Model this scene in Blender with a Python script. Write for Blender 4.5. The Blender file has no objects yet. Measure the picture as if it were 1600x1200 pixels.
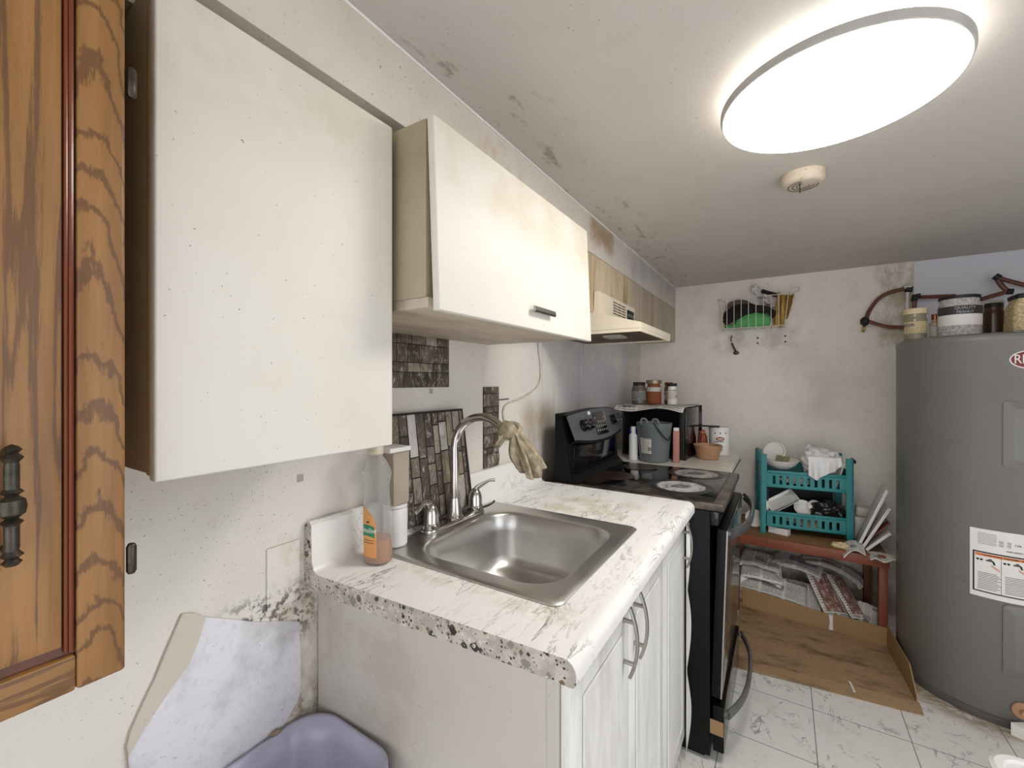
import bpy, bmesh, math, random
from mathutils import Vector, Matrix, noise
from math import pi, sin, cos, radians

# ------------------------------------------------------------------ camera, world, exposure
scn = bpy.context.scene
COL = scn.collection
YAW = math.atan(424/670)
cam_d = bpy.data.cameras.new('camera'); cam = bpy.data.objects.new('camera', cam_d); COL.objects.link(cam)
cam_d.sensor_width = 36; cam_d.lens = 36*670/1600; cam_d.shift_y = -3/1600
cam_d.clip_start = 0.02
cam.location = (.92, 0, 1.35); cam.rotation_euler = (pi/2, 0, YAW)
scn.camera = cam
w = bpy.data.worlds.new('world'); scn.world = w; w.use_nodes = True
w.node_tree.nodes['Background'].inputs[0].default_value = (.9, .94, 1, 1)
w.node_tree.nodes['Background'].inputs[1].default_value = 1.05
LAMP_DISC = 11.5
LAMP_HALO = 9.0
scn.view_settings.view_transform = 'Standard'
scn.view_settings.look = 'None'
scn.view_settings.gamma = 1
scn.view_settings.use_curve_mapping = False
scn.view_settings.exposure = 1.12

# ------------------------------------------------------------------ material helpers
def srgb(c):
    f = lambda v: v/12.92 if v <= .04045 else ((v+.055)/1.055)**2.4
    return tuple(f(v/255) for v in c) + (1,)

class NT:
    def __init__(s, name):
        s.m = bpy.data.materials.new(name); s.m.use_nodes = True
        s.t = s.m.node_tree; s.b = s.t.nodes['Principled BSDF']
        s.co = None
    def n(s, typ, **kw):
        x = s.t.nodes.new(typ)
        for k, v in kw.items():
            if k.startswith('_'): setattr(x, k[1:], v)
            else:
                x.inputs[int(k[1:]) if k[0] == 'i' and k[1:].isdigit() else k].default_value = v
        return x
    def l(s, a, b): s.t.links.new(a, b)
    def coord(s, kind='Object', scale=(1,1,1), rot=(0,0,0), loc=(0,0,0)):
        c = s.n('ShaderNodeTexCoord'); m = s.n('ShaderNodeMapping')
        m.inputs['Scale'].default_value = scale; m.inputs['Rotation'].default_value = rot; m.inputs['Location'].default_value = loc
        s.l(c.outputs[kind], m.inputs[0]); return m.outputs[0]
    def noise(s, co, scale, detail=4, rough=.55, dist=0):
        x = s.n('ShaderNodeTexNoise', Scale=scale, Detail=detail, Roughness=rough, Distortion=dist)
        s.l(co, x.inputs['Vector']); return x.outputs[0]
    def ramp(s, fac, stops, interp='LINEAR'):
        r = s.n('ShaderNodeValToRGB'); e = r.color_ramp; e.interpolation = interp
        while len(e.elements) < len(stops): e.elements.new(.5)
        for el, (p, c) in zip(e.elements, stops):
            el.position = p; el.color = c if len(c) == 4 else tuple(c)+(1,)
        s.l(fac, r.inputs[0]); return r.outputs[0]
    def mask(s, fac, lo, hi):
        r = s.n('ShaderNodeMapRange'); r.inputs[1].default_value = lo; r.inputs[2].default_value = hi
        r.interpolation_type = 'SMOOTHSTEP'
        s.l(fac, r.inputs[0]); return r.outputs[0]
    def math(s, op, a, b=None):
        x = s.n('ShaderNodeMath', _operation=op)
        for i, v in enumerate((a, b)):
            if v is None: continue
            if isinstance(v, (int, float)): x.inputs[i].default_value = v
            else: s.l(v, x.inputs[i])
        return x.outputs[0]
    def mix(s, fac, a, b, mode='MIX'):
        x = s.n('ShaderNodeMix', _data_type='RGBA', _blend_type=mode)
        for i, v in ((0, fac), (6, a), (7, b)):
            if isinstance(v, (int, float)): x.inputs[i].default_value = v
            elif isinstance(v, tuple): x.inputs[i].default_value = v
            else: s.l(v, x.inputs[i])
        return x.outputs[2]
    def bump(s, h, strength=.3, dist=.002):
        b = s.n('ShaderNodeBump', Strength=strength, Distance=dist); s.l(h, b.inputs['Height'])
        s.l(b.outputs[0], s.b.inputs['Normal'])
    def done(s, col=None, rough=None, metal=0, **kw):
        if col is not None:
            if isinstance(col, tuple): s.b.inputs['Base Color'].default_value = col
            else: s.l(col, s.b.inputs['Base Color'])
        if rough is not None:
            if isinstance(rough, (int, float)): s.b.inputs['Roughness'].default_value = rough
            else: s.l(rough, s.b.inputs['Roughness'])
        s.b.inputs['Metallic'].default_value = metal
        for k, v in kw.items(): s.b.inputs[k.replace('_', ' ')].default_value = v
        return s.m

def plain(name, c, rough=.5, metal=0, var=.12, vs=12, bump=.08, bs=60, **kw):
    t = NT(name); co = t.coord(); c = srgb(c)
    d = tuple(v*(1-var) for v in c[:3])+(1,); h = tuple(min(1, v*(1+var)) for v in c[:3])+(1,)
    col = t.ramp(t.noise(co, vs), [(.3, d), (.7, h)])
    if bump: t.bump(t.noise(co, bs, 3), bump, .002)
    return t.done(col, rough, metal, **kw)

def grime(name, base, dirt, spot=(60,48,36), rough=.5, mott=.5, specks=1.0, bump=.1, extra=None, stretch=(1,1,1), mscale=2.2):
    """painted / laminated surface with mottled dirt and small dark fly specks"""
    t = NT(name); co = t.coord(scale=stretch); base = srgb(base); dirt = srgb(dirt); spot = srgb(spot)
    n1 = t.noise(co, mscale, 6, .6)
    col = t.mix(t.math('MULTIPLY', t.mask(n1, .45, .78), mott), base, dirt)
    n1b = t.noise(co, mscale*9, 5, .7)
    col = t.mix(t.math('MULTIPLY', t.mask(n1b, .5, .8), mott*.5), col, dirt)
    # specks
    for sc, th, k in ((19, .05, .9), (38, .11, .85), (110, .17, .7)):
        v = t.n('ShaderNodeTexVoronoi', Scale=sc); v.inputs['Randomness'].default_value = 1
        wob = t.n('ShaderNodeVectorMath', _operation='ADD')
        nn = t.n('ShaderNodeTexNoise', Scale=130.0); t.l(co, nn.inputs[0])
        sc2 = t.n('ShaderNodeVectorMath', _operation='SCALE'); sc2.inputs['Scale'].default_value = .014
        t.l(nn.outputs[1], sc2.inputs[0]); t.l(co, wob.inputs[0]); t.l(sc2.outputs[0], wob.inputs[1])
        t.l(wob.outputs[0], v.inputs['Vector'])
        dot = t.math('SUBTRACT', 1.0, t.mask(v.outputs['Distance'], th*.45, th))
        sep = t.n('ShaderNodeSeparateColor'); t.l(v.outputs['Color'], sep.inputs[0])
        keep = t.math('GREATER_THAN', sep.outputs[0], 1-.16*specks)
        dens = t.mask(t.noise(co, 3.1, 3), .36, .55)
        f = t.math('MULTIPLY', t.math('MULTIPLY', dot, keep), t.math('MULTIPLY', dens, k))
        col = t.mix(f, col, spot)
    if extra: col = extra(t, col)
    if bump: t.bump(t.noise(co, 45, 4), bump, .002)
    return t.done(col, rough)

def box_mask(t, x=None, y=None, z=None, soft=.05):
    g = t.n('ShaderNodeTexCoord'); s = t.n('ShaderNodeSeparateXYZ'); t.l(g.outputs['Object'], s.inputs[0])
    out = None
    for i, r in enumerate((x, y, z)):
        if r is None: continue
        a = t.mask(s.outputs[i], r[0]-soft, r[0]+soft)
        b = t.math('SUBTRACT', 1.0, t.mask(s.outputs[i], r[1]-soft, r[1]+soft))
        m = t.math('MULTIPLY', a, b)
        out = m if out is None else t.math('MULTIPLY', out, m)
    return out

def stain_tint(y=None, z=None, x=None, c=(150,112,60), k=.7, sc=(8,8,8), lo=.42, hi=.7, soft=.06, det=5):
    def f(t, col):
        n = t.noise(t.coord(scale=sc), 1.0, det, .65)
        return t.mix(t.math('MULTIPLY', t.math('MULTIPLY', t.mask(n, lo, hi), box_mask(t, x, y, z, soft)), k), col, srgb(c))
    return f
def chain(*fs):
    def f(t, col):
        for g in fs: col = g(t, col)
        return col
    return f

# ------------------------------------------------------------------ materials
M = {}
M['wall'] = grime('painted_wall', (222,216,206), (186,174,156), rough=.55, mott=.45, specks=1.7, extra=chain(
    stain_tint(y=(1.64,2.2), z=(.6,1.66), c=(120,80,50), k=.8, sc=(1,52,.5), lo=.60, hi=.66),
    stain_tint(y=(1.6,3.2), z=(.9,1.66), c=(190,188,208), k=.45, sc=(1,3,2), lo=.4, hi=.6),  # faint lavender tone over the far part of the wall
    stain_tint(y=(1.55,1.8), z=(.6,1.25), c=(150,128,90), k=.8, sc=(1,5,2), lo=.3, hi=.6),
    stain_tint(y=(.40,.60), z=(.78,.90), c=(62,54,46), k=.85, sc=(55,55,55), lo=.47, hi=.58, soft=.03),
    stain_tint(y=(.52,.62), z=(.55,1.0), c=(160,140,112), k=.7, sc=(14,14,9), lo=.4, hi=.7, soft=.03),
    stain_tint(y=(.1,.62), z=(.52,.66), c=(120,92,56), k=.8, sc=(22,22,22), lo=.42, hi=.66, soft=.03)))
M['wall_back'] = grime('dirty_back_wall', (232,224,214), (176,160,142), rough=.6, mott=.5, specks=1.1, mscale=1.6, extra=chain(
    stain_tint(z=(0,.52), x=(.4,1.45), c=(112,94,70), k=.8, sc=(5,5,5), lo=.3, hi=.62, soft=.06),
    stain_tint(x=(1.38,1.56), z=(1.55,2.1), c=(150,136,100), k=.8, sc=(9,9,5), lo=.35, hi=.65, soft=.03),  # browner, darker tone beside the alcove corner
    stain_tint(x=(.5,1.0), z=(1.55,1.72), c=(150,132,112), k=.5, sc=(9,9,9), lo=.35, hi=.7, soft=.04)))
M['wall_cool'] = grime('bluish_white_wall', (218,217,222), (186,182,190), rough=.6, mott=.35, specks=.4)
M['ceiling'] = grime('dirty_ceiling', (204,197,188), (176,166,154), rough=.65, mott=.4, specks=.9, mscale=1.1, extra=chain(
    stain_tint(x=(.24,.42), y=(.6,3.2), c=(110,96,78), k=.55, sc=(26,9,9), lo=.55, hi=.68, soft=.05)))
M['soffit'] = grime('soffit_paint', (216,208,196), (186,168,140), rough=.5, mott=.5, specks=1.2, extra=chain(
    stain_tint(y=(.9,1.1), z=(1.88,2.04), c=(176,150,110), k=.5, sc=(9,9,9), lo=.4, hi=.6),
    stain_tint(y=(1.6,1.95), z=(1.93,2.04), c=(150,110,60), k=.75, sc=(6,6,6), lo=.4, hi=.62, soft=.04),
    stain_tint(y=(2.2,3.3), z=(1.88,2.05), c=(176,170,190), k=.6, sc=(4,4,4), lo=.35, hi=.6)))  # lavender-grey tone towards the far end of the soffit
M['panel'] = grime('greasy_panel', (206,188,156), (168,140,100), rough=.5, mott=.5, specks=1.0, extra=chain(
    stain_tint(y=(1.3,3.0), z=(1.6,1.9), c=(120,72,30), k=.85, sc=(1,12,1.6), lo=.46, hi=.68),
    stain_tint(y=(2.2,3.3), z=(1.5,1.9), c=(176,164,150), k=.7, sc=(3,3,3), lo=.3, hi=.6)))
M['cab_white'] = grime('cream_cabinet_door', (222,216,205), (204,192,172), rough=.55, mott=.45, specks=.6, mscale=1.5, bump=.03, extra=chain(
    stain_tint(z=(1.70,1.9), c=(196,178,142), k=.5, sc=(5,5,5), lo=.3, hi=.7, soft=.06)))
M['cab_side'] = grime('tan_cabinet_side', (172,158,132), (138,118,88), rough=.5, mott=.7, specks=1.2, bump=.03)  # sides get a darker, browner base than the doors
M['cab_under'] = grime('dirty_cabinet_underside', (196,182,162), (120,104,84), rough=.6, mott=.7, specks=2.2, stretch=(3,1,3))
M['base_side'] = grime('base_cabinet_panel', (194,187,177), (180,172,162), rough=.5, mott=.4, specks=.9, bump=.03, extra=chain(
    stain_tint(y=(.5,.7), z=(.60,.88), x=(0,.3), c=(172,160,142), k=.5, sc=(9,9,9), lo=.4, hi=.6)))
M['door_foil'] = grime('white_thermofoil_door', (226,224,219), (178,170,158), rough=.4, mott=.6, specks=.5, stretch=(4,4,.8), mscale=3)
M['void'] = plain('dark_gap', (30,26,22), .9)

def marble(name, base, vein, sc=3.0, w_=.025, rough=.3, stretch=(1,1,1), rot=(0,0,0), extra=None, dens=.8):
    t = NT(name); co = t.coord(scale=stretch, rot=rot)
    n = t.noise(co, sc, 8, .62, .8)
    v = t.math('SUBTRACT', 1.0, t.mask(t.math('ABSOLUTE', t.math('SUBTRACT', n, .5)), 0, w_))
    m2 = t.mask(t.noise(co, sc*.7, 2), .4, .62)
    col = t.mix(t.math('MULTIPLY', v, t.math('MULTIPLY', m2, dens)), srgb(base), srgb(vein))
    n2 = t.noise(co, sc*2.3, 6, .7, .5)
    v2 = t.math('SUBTRACT', 1.0, t.mask(t.math('ABSOLUTE', t.math('SUBTRACT', n2, .5)), 0, w_*.8))
    col = t.mix(t.math('MULTIPLY', v2, t.math('MULTIPLY', t.mask(t.noise(co, sc, 2), .5, .65), .6*dens)), col, srgb(vein))
    col = t.mix(t.math('MULTIPLY', t.mask(t.noise(co, sc*.6, 5), .45, .75), .25), col, srgb(tuple(int(c*.88) for c in base)))
    if extra: col = extra(t, col)
    return t.done(col, rough)
M['counter'] = marble('marble_laminate', (238,235,230), (122,115,112), 3.2, .018, .28, stretch=(6.5,1.5,1.6), rot=(0,0,.45), dens=1.0, extra=chain(
    stain_tint(y=(1.28,1.5), x=(.22,.5), c=(196,180,140), k=.5, sc=(14,14,14), lo=.4, hi=.6, soft=.05),
    stain_tint(y=(.69,.75), x=(.05,.6), c=(200,188,160), k=.4, sc=(24,24,24), lo=.4, hi=.6, soft=.02)))

def tiles():
    t = NT('marble_vinyl_tile'); co = t.coord(scale=(1,1,1))
    n = t.noise(t.coord(scale=(1.6,1,1), rot=(0,0,.7)), 6.0, 8, .66, 1.0)
    v = t.math('SUBTRACT', 1.0, t.mask(t.math('ABSOLUTE', t.math('SUBTRACT', n, .5)), 0, .02))
    col = t.mix(t.math('MULTIPLY', v, t.math('MULTIPLY', t.mask(t.noise(co, 9, 3), .45, .62), .8)), srgb((228,226,220)), srgb((104,100,94)))
    col = t.mix(t.math('MULTIPLY', t.mask(t.noise(co, 3, 6, .7), .5, .8), .5), col, srgb((170,164,152)))
    g = t.n('ShaderNodeTexCoord'); s = t.n('ShaderNodeSeparateXYZ'); t.l(g.outputs['Object'], s.inputs[0])
    for i, off in ((0, 1.0226), (1, 2.158)):
        u = t.math('FRACT', t.math('ADD', t.math('DIVIDE', t.math('SUBTRACT', s.outputs[i], off), .3048), 20.5))
        d = t.math('ABSOLUTE', t.math('SUBTRACT', u, .5))
        col = t.mix(t.math('MULTIPLY', t.math('SUBTRACT', 1.0, t.mask(d, .002, .008)), .85), col, srgb((70,62,54)))
    # spilled brown crumbs in front of the heater
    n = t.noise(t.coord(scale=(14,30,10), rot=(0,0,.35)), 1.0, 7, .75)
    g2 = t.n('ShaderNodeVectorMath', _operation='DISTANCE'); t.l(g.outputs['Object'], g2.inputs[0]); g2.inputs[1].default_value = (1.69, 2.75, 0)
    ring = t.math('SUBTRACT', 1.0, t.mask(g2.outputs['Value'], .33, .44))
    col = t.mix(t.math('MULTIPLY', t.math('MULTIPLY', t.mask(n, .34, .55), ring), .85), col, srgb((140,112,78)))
    return t.done(col, .35)
M['floor'] = tiles()

def terrazzo():
    t = NT('terrazzo_edge_print'); co = t.coord()
    base = t.mix(t.mask(t.noise(co, 40, 3), .4, .6), srgb((196,188,176)), srgb((172,164,152)))
    col = base
    for sc, thr, off in ((42, .55, 0), (85, .6, .3), (170, .55, .7)):
        wob = t.n('ShaderNodeTexNoise', Scale=sc*.8); t.l(co, wob.inputs[0])
        s2 = t.n('ShaderNodeVectorMath', _operation='SCALE'); s2.inputs['Scale'].default_value = .5/sc; t.l(wob.outputs[1], s2.inputs[0])
        ad = t.n('ShaderNodeVectorMath', _operation='ADD'); t.l(co, ad.inputs[0]); t.l(s2.outputs[0], ad.inputs[1])
        v = t.n('ShaderNodeTexVoronoi', Scale=sc); t.l(ad.outputs[0], v.inputs['Vector'])
        v.distance = 'MINKOWSKI'; v.inputs['Exponent'].default_value = 1.2
        sep = t.n('ShaderNodeSeparateColor'); t.l(v.outputs['Color'], sep.inputs[0])
        keep = t.math('GREATER_THAN', sep.outputs[0], thr)
        chip = t.math('MULTIPLY', keep, t.math('SUBTRACT', 1.0, t.mask(v.outputs['Distance'], .40, .46)))
        cc = t.ramp(sep.outputs[1], [(0, srgb((48,40,34))), (.3, srgb((112,92,66))), (.5, srgb((136,130,122))), (.75, srgb((210,204,194))), (.9, srgb((60,54,46)))], 'CONSTANT')
        col = t.mix(chip, col, cc)
    return t.done(col, .4)
M['terrazzo'] = terrazzo()

def oak(name, mode):
    t = NT(name)
    if mode == 'stile':    # cathedral arches
        g = t.n('ShaderNodeTexCoord'); s = t.n('ShaderNodeSeparateXYZ'); t.l(g.outputs['Object'], s.inputs[0])
        yy = t.math('SUBTRACT', s.outputs[1], .142)
        # parabola: z + k*y^2, gives nested arches
        par = t.math('ADD', s.outputs[2], t.math('MULTIPLY', t.math('MULTIPLY', yy, yy), 90.0))
        par = t.math('ADD', par, t.math('MULTIPLY', yy, .5))
        nz = t.noise(t.coord(scale=(1,14,7)), 1.0, 5, .6)
        ph = t.math('ADD', t.math('MULTIPLY', par, 19.0), t.math('MULTIPLY', nz, 3.8))
        tri = t.math('ABSOLUTE', t.math('SUBTRACT', t.math('FRACT', ph), .5))
    else:
        sc = (1, 36, 1.6) if mode == 'panel' else (1, 2.2, 42)
        g = t.noise(t.coord(scale=sc), 1.0, 3, .5, .4)
        tri = t.math('ABSOLUTE', t.math('SUBTRACT', t.math('FRACT', t.math('MULTIPLY', g, 3.6)), .5))
    fib = t.noise(t.coord(scale=(100, 700, 28) if mode != 'rail' else (100, 28, 700)), 1.0, 3, .7)
    tri2 = t.math('ADD', tri, t.math('MULTIPLY', t.math('SUBTRACT', fib, .5), .42))
    dark = t.math('SUBTRACT', 1.0, t.mask(tri2, .06, .17))
    col = t.ramp(t.noise(t.coord(scale=(6, 60, 4) if mode != 'rail' else (6, 4, 60)), 1.0, 3), [(.3, srgb((134,92,48))), (.7, srgb((160,116,66)))])
    col = t.mix(t.math('MULTIPLY', dark, .72), col, srgb((88,58,36)))
    col = t.mix(t.math('MULTIPLY', t.mask(fib, .55, .72), .35), col, srgb((112,70,34)))
    t.bump(tri2, .15, .001)
    return t.done(col, .42)
for k in ('stile', 'panel', 'rail'): M['oak_'+k] = oak('oak_'+k, k)
M['oak_groove'] = plain('reddish_oak_groove', (92,44,18), .3, var=.2, vs=30)

def brushed(name, c, rough=.32, sc=(60,4,60), k=.25):
    t = NT(name); n = t.noise(t.coord(scale=sc), 6.0, 3, .6)
    t.bump(n, k, .0006)
    return t.done(srgb(c), t.ramp(t.noise(t.coord(), 5.0), [(.3, (rough*.8,)*3), (.7, (rough*1.25,)*3)]), 1)
M['steel'] = brushed('brushed_stainless_steel', (206,204,200), .34)
M['chrome'] = plain('brushed_nickel', (196,192,186), .16, 1, var=.04, bump=.0)
M['nickel'] = plain('satin_nickel_pull', (168,164,158), .3, 1, var=.05, bump=.0)
M['pewter'] = plain('dark_pewter', (78,74,66), .42, .9, var=.35, vs=90, bump=.3, bs=200)
M['black'] = plain('black_enamel', (8,8,9), .42, var=.3, bump=.03, Specular_IOR_Level=.18)
M['black_gloss'] = plain('black_glass', (9,9,11), .1, var=.2, bump=.0)
M['black_rough'] = plain('dull_black_plastic', (22,22,23), .6, bump=.1)
M['stove_steel'] = plain('grey_steel_panel', (112,112,118), .42, .55, var=.1, vs=5, bump=.04)
def dirty_glass():
    t = NT('greasy_black_cooktop'); co = t.coord()
    n = t.mask(t.noise(co, 5, 8, .7), .42, .72)
    col = t.mix(t.math('MULTIPLY', n, .7), srgb((14,13,13)), srgb((96,88,78)))
    return t.done(col, t.math('ADD', t.math('MULTIPLY', n, .35), .08), 0)
M['cooktop'] = dirty_glass()
def trim_dirty():
    t = NT('worn_cooktop_rim'); co = t.coord()
    col = t.ramp(t.noise(co, 14, 6, .7), [(.35, srgb((40,36,32))), (.7, srgb((118,106,94)))])
    return t.done(col, .35, .3)
M['cooktop_rim'] = trim_dirty()
def oven_glass():
    t = NT('smeared_oven_glass'); co = t.coord(scale=(8,30,2))
    n = t.mask(t.noise(co, 1, 7, .7), .4, .75)
    col = t.mix(t.math('MULTIPLY', n, .8), srgb((34,30,28)), srgb((150,138,124)))
    return t.done(col, .14, .35)
M['oven_glass'] = oven_glass()
def burner(name, white, dark):
    t = NT(name)
    g = t.n('ShaderNodeTexCoord')
    d = t.n('ShaderNodeVectorMath', _operation='LENGTH'); t.l(g.outputs['Object'], d.inputs[0])
    n = t.noise(t.coord(scale=(14,9,1)), 2, 7, .75)
    r = t.math('ADD', d.outputs['Value'], t.math('MULTIPLY', t.math('SUBTRACT', n, .5), .06))
    m = t.ramp(r, [(.0, (.55,)*3), (.028, (.15,)*3), (.04, (.75,)*3), (.088, (.8,)*3), (.096, (0,)*3)])
    m = t.math('MULTIPLY', m, t.mask(t.noise(t.coord(scale=(30,12,1)), 1, 6, .7), .3, .55))
    col = t.mix(m, srgb(dark), srgb(white))
    return t.done(col, .35)
M['burner_white'] = burner('burner_with_white_residue', (214,212,212), (26,24,23))
M['burner_grey'] = burner('burner_with_grey_residue', (190,186,182), (24,22,21))
M['burner_brown'] = burner('burner_with_brown_residue', (62,40,32), (15,13,13))
M['heater'] = grime('grey_enamel_heater', (118,115,110), (104,96,90), spot=(80,70,60), rough=.38, mott=.5, specks=.3, bump=.02)
M['heater_base'] = plain('heater_base_ring', (92,90,88), .45)
M['redwood'] = grime('red_brown_wood', (128,66,40), (88,48,30), rough=.5, mott=.7, specks=.8, stretch=(1,6,6), mscale=5)
M['dirty_wood'] = grime('grimy_shelf_top', (134,98,60), (96,72,46), spot=(196,178,120), rough=.8, mott=.9, specks=4, mscale=6, bump=.5)
M['cardboard'] = grime('cardboard', (158,126,88), (128,98,64), rough=.85, mott=.5, specks=.3, bump=.1)
M['cardboard_dirty'] = grime('stained_cardboard', (164,134,100), (80,60,42), rough=.85, mott=1.0, specks=5, mscale=6, stretch=(1,2,1), bump=.4)
M['teal'] = plain('teal_plastic', (30,124,124), .38, var=.12, vs=6, bump=.03)
M['white_plastic'] = plain('white_plastic', (226,224,220), .4, var=.04, bump=.02)
M['cream_plastic'] = plain('cream_plastic', (206,190,150), .5, var=.1)
M['offwhite'] = plain('offwhite_enamel', (228,216,192), .4, var=.06, vs=5, bump=.02)
M['beige_plastic'] = grime('beige_plastic', (206,192,172), (160,140,112), rough=.5, mott=.7, specks=2, mscale=20)
M['ceramic'] = plain('white_ceramic', (226,222,216), .2, var=.04, bump=0)
M['grey_plastic'] = plain('grey_bucket_plastic', (104,110,110), .45, var=.08, vs=4)
M['lavender'] = plain('lavender_plastic_film', (178,177,198), .3, var=.1, vs=9, bump=.5, bs=22)
M['bag_white'] = plain('white_bag_film', (222,220,218), .35, var=.05, bump=.3, bs=30)
M['bag_black'] = plain('black_bag_film', (26,24,25), .3, var=.2, bump=.3, bs=25)
M['green'] = plain('green_fabric', (92,170,100), .85, var=.15, vs=40, bump=.4, bs=300)
M['black_fabric'] = plain('black_fabric', (24,22,24), .9, var=.2, bump=.3, bs=300)
M['brown_fabric'] = plain('brown_grey_fabric', (96,84,72), .9, var=.2, bump=.3, bs=300)
M['tan_cloth'] = plain('tan_rag', (150,136,112), .9, var=.4, vs=50, bump=.8, bs=120)
M['ochre_cloth'] = plain('ochre_cloth', (176,138,76), .9, var=.25, vs=40, bump=.5, bs=160)
M['pex'] = plain('brown_red_pipe', (106,58,42), .4, var=.2, vs=20)
M['wire_white'] = plain('white_coated_wire', (214,206,190), .45)
M['cord'] = plain('grimy_white_cord', (196,186,170), .5, var=.2, vs=40)
M['gold'] = plain('brass_band', (190,160,96), .3, .8)
M['blue'] = plain('blue_plastic', (40,44,150), .4)
M['red'] = plain('dark_red_glaze', (128,44,32), .25, var=.2)
M['terra'] = plain('orange_brown_plastic', (176,134,100), .35, var=.1)
M['brown'] = plain('brown_bottle', (70,44,28), .3)
M['spice'] = plain('red_brown_spice', (136,74,44), .8, var=.5, vs=140, bump=.4)
M['oats'] = plain('pale_flakes', (206,186,142), .9, var=.4, vs=120, bump=.5)
M['grain'] = plain('grey_white_grain', (176,172,170), .8, var=.45, vs=100, bump=.5)
M['sponge'] = plain('mottled_scouring_pad', (132,124,96), .95, var=.6, vs=130, bump=.8, bs=200)
M['ink'] = plain('black_ink', (28,26,26), .6, bump=0)
M['ink_grey'] = plain('grey_ink', (130,128,126), .6, bump=0)
M['ink_red'] = plain('heater_badge_red', (112,24,22), .35, bump=0, var=.05)
M['ink_orange'] = plain('orange_ink', (214,120,60), .6, bump=0)
M['label_white'] = plain('white_label_paper', (226,222,216), .5, var=.03, bump=0)
M['label_green'] = plain('green_label_ink', (28,120,84), .5, bump=0, var=.05)
M['label_orange'] = plain('orange_label', (214,150,82), .45, var=.08, vs=30, bump=0)
M['skin'] = plain('printed_hand_ink', (206,156,128), .6, bump=0)
M['bulb'] = None
def glass(name, c, rough=.08, ior=1.45, alpha=1):
    t = NT(name)
    return t.done(srgb(c), rough, 0, Transmission_Weight=1.0, IOR=ior)
M['clear'] = plain('hazy_clear_plastic', (246,245,242), .05, var=.02, bump=0, Transmission_Weight=.88, IOR=1.16)
M['jar_glass'] = glass('jar_glass', (226,224,214), .08, 1.3)
M['soap'] = plain('amber_dish_soap', (240,150,36), .2, var=.04, vs=4, bump=0, Transmission_Weight=.55)
M['milky'] = plain('milky_translucent_plastic', (206,200,190), .3, var=.05, bump=0, Transmission_Weight=.4)
def emis(name, c, s):
    m = bpy.data.materials.new(name); m.use_nodes = True; b = m.node_tree.nodes['Principled BSDF']
    b.inputs['Base Color'].default_value = (.9,.9,.9,1)
    b.inputs['Emission Color'].default_value = c; b.inputs['Emission Strength'].default_value = s; return m
M['lamp'] = emis('lit_diffuser', (1,.985,.955,1), LAMP_DISC)
M['halo'] = emis('lit_back_ring', (1,.985,.955,1), LAMP_HALO)

def newsprint(name, base=(226,221,213), ink=(70,66,66), pict=None, cols=3, lines=26, seed=0, full=None):
    """columns of print, headlines and picture blocks laid on the sheet's own UVs"""
    t = NT(name)
    uv = t.n('ShaderNodeTexCoord').outputs['UV']; s = t.n('ShaderNodeSeparateXYZ'); t.l(uv, s.inputs[0])
    U, V = s.outputs[0], s.outputs[1]
    colf = t.math('FRACT', t.math('MULTIPLY', U, float(cols)))
    colm = t.math('MULTIPLY', t.mask(colf, .06, .08), t.math('SUBTRACT', 1.0, t.mask(colf, .92, .94)))
    lf = t.math('FRACT', t.math('MULTIPLY', V, float(lines)))
    lm = t.math('GREATER_THAN', lf, .45)
    mp = t.n('ShaderNodeMapping'); mp.inputs['Scale'].default_value = (60, lines*2, 1); mp.inputs['Location'].default_value = (seed, seed*1.7, 0); t.l(uv, mp.inputs[0])
    wn = t.mask(t.noise(mp.outputs[0], 1.0, 2), .42, .5)
    f = t.math('MULTIPLY', t.math('MULTIPLY', colm, lm), wn)
    col = t.mix(t.math('MULTIPLY', f, .75), srgb(base), srgb(ink))
    mp2 = t.n('ShaderNodeMapping'); mp2.inputs['Scale'].default_value = (cols*1.0, 4, 1); mp2.inputs['Location'].default_value = (seed*.37, seed*.61, 0); t.l(uv, mp2.inputs[0])
    br = t.n('ShaderNodeTexBrick', Scale=1.0); br.inputs['Mortar Size'].default_value = .03; br.inputs['Mortar'].default_value = (0,0,0,1)
    br.inputs['Color1'].default_value = (0,0,0,1); br.inputs['Color2'].default_value = (1,1,1,1); t.l(mp2.outputs[0], br.inputs[0])
    br.inputs['Brick Width'].default_value = 1.0; br.inputs['Row Height'].default_value = 1.0
    pm = t.math('GREATER_THAN', br.outputs[0], .72 if pict is None else .5)
    if full:
        a_ = t.math('MULTIPLY', t.mask(U, full[0]-.01, full[0]+.01), t.math('SUBTRACT', 1.0, t.mask(U, full[1]-.01, full[1]+.01)))
        b_ = t.math('MULTIPLY', t.mask(V, full[2]-.01, full[2]+.01), t.math('SUBTRACT', 1.0, t.mask(V, full[3]-.01, full[3]+.01)))
        pm = t.math('MULTIPLY', a_, b_)
    mp3 = t.n('ShaderNodeMapping'); mp3.inputs['Scale'].default_value = (7, 9, 1); mp3.inputs['Location'].default_value = (seed, seed, 0); t.l(uv, mp3.inputs[0])
    pn = t.noise(mp3.outputs[0], 1.0, 6, .65)
    pc = t.ramp(pn, [(.3, srgb((36,30,32))), (.5, srgb(pict or (120,116,116))), (.7, srgb((206,196,186)))])
    col = t.mix(t.math('MULTIPLY', pm, .9), col, pc)
    return t.done(col, .7)
M['news_a'] = newsprint('newspaper_print', seed=1.3)
M['news_b'] = newsprint('newspaper_dense_print', cols=4, lines=34, seed=5.1)
M['news_c'] = newsprint('newspaper_colour_print', pict=(136,78,62), cols=2, lines=18, seed=9.4, full=(.12,.86,.08,.94))
M['news_d'] = newsprint('flyer_print', base=(226,220,216), pict=(110,86,112), cols=2, lines=16, seed=3.2, full=(.35,.9,.45,.92))
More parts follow.
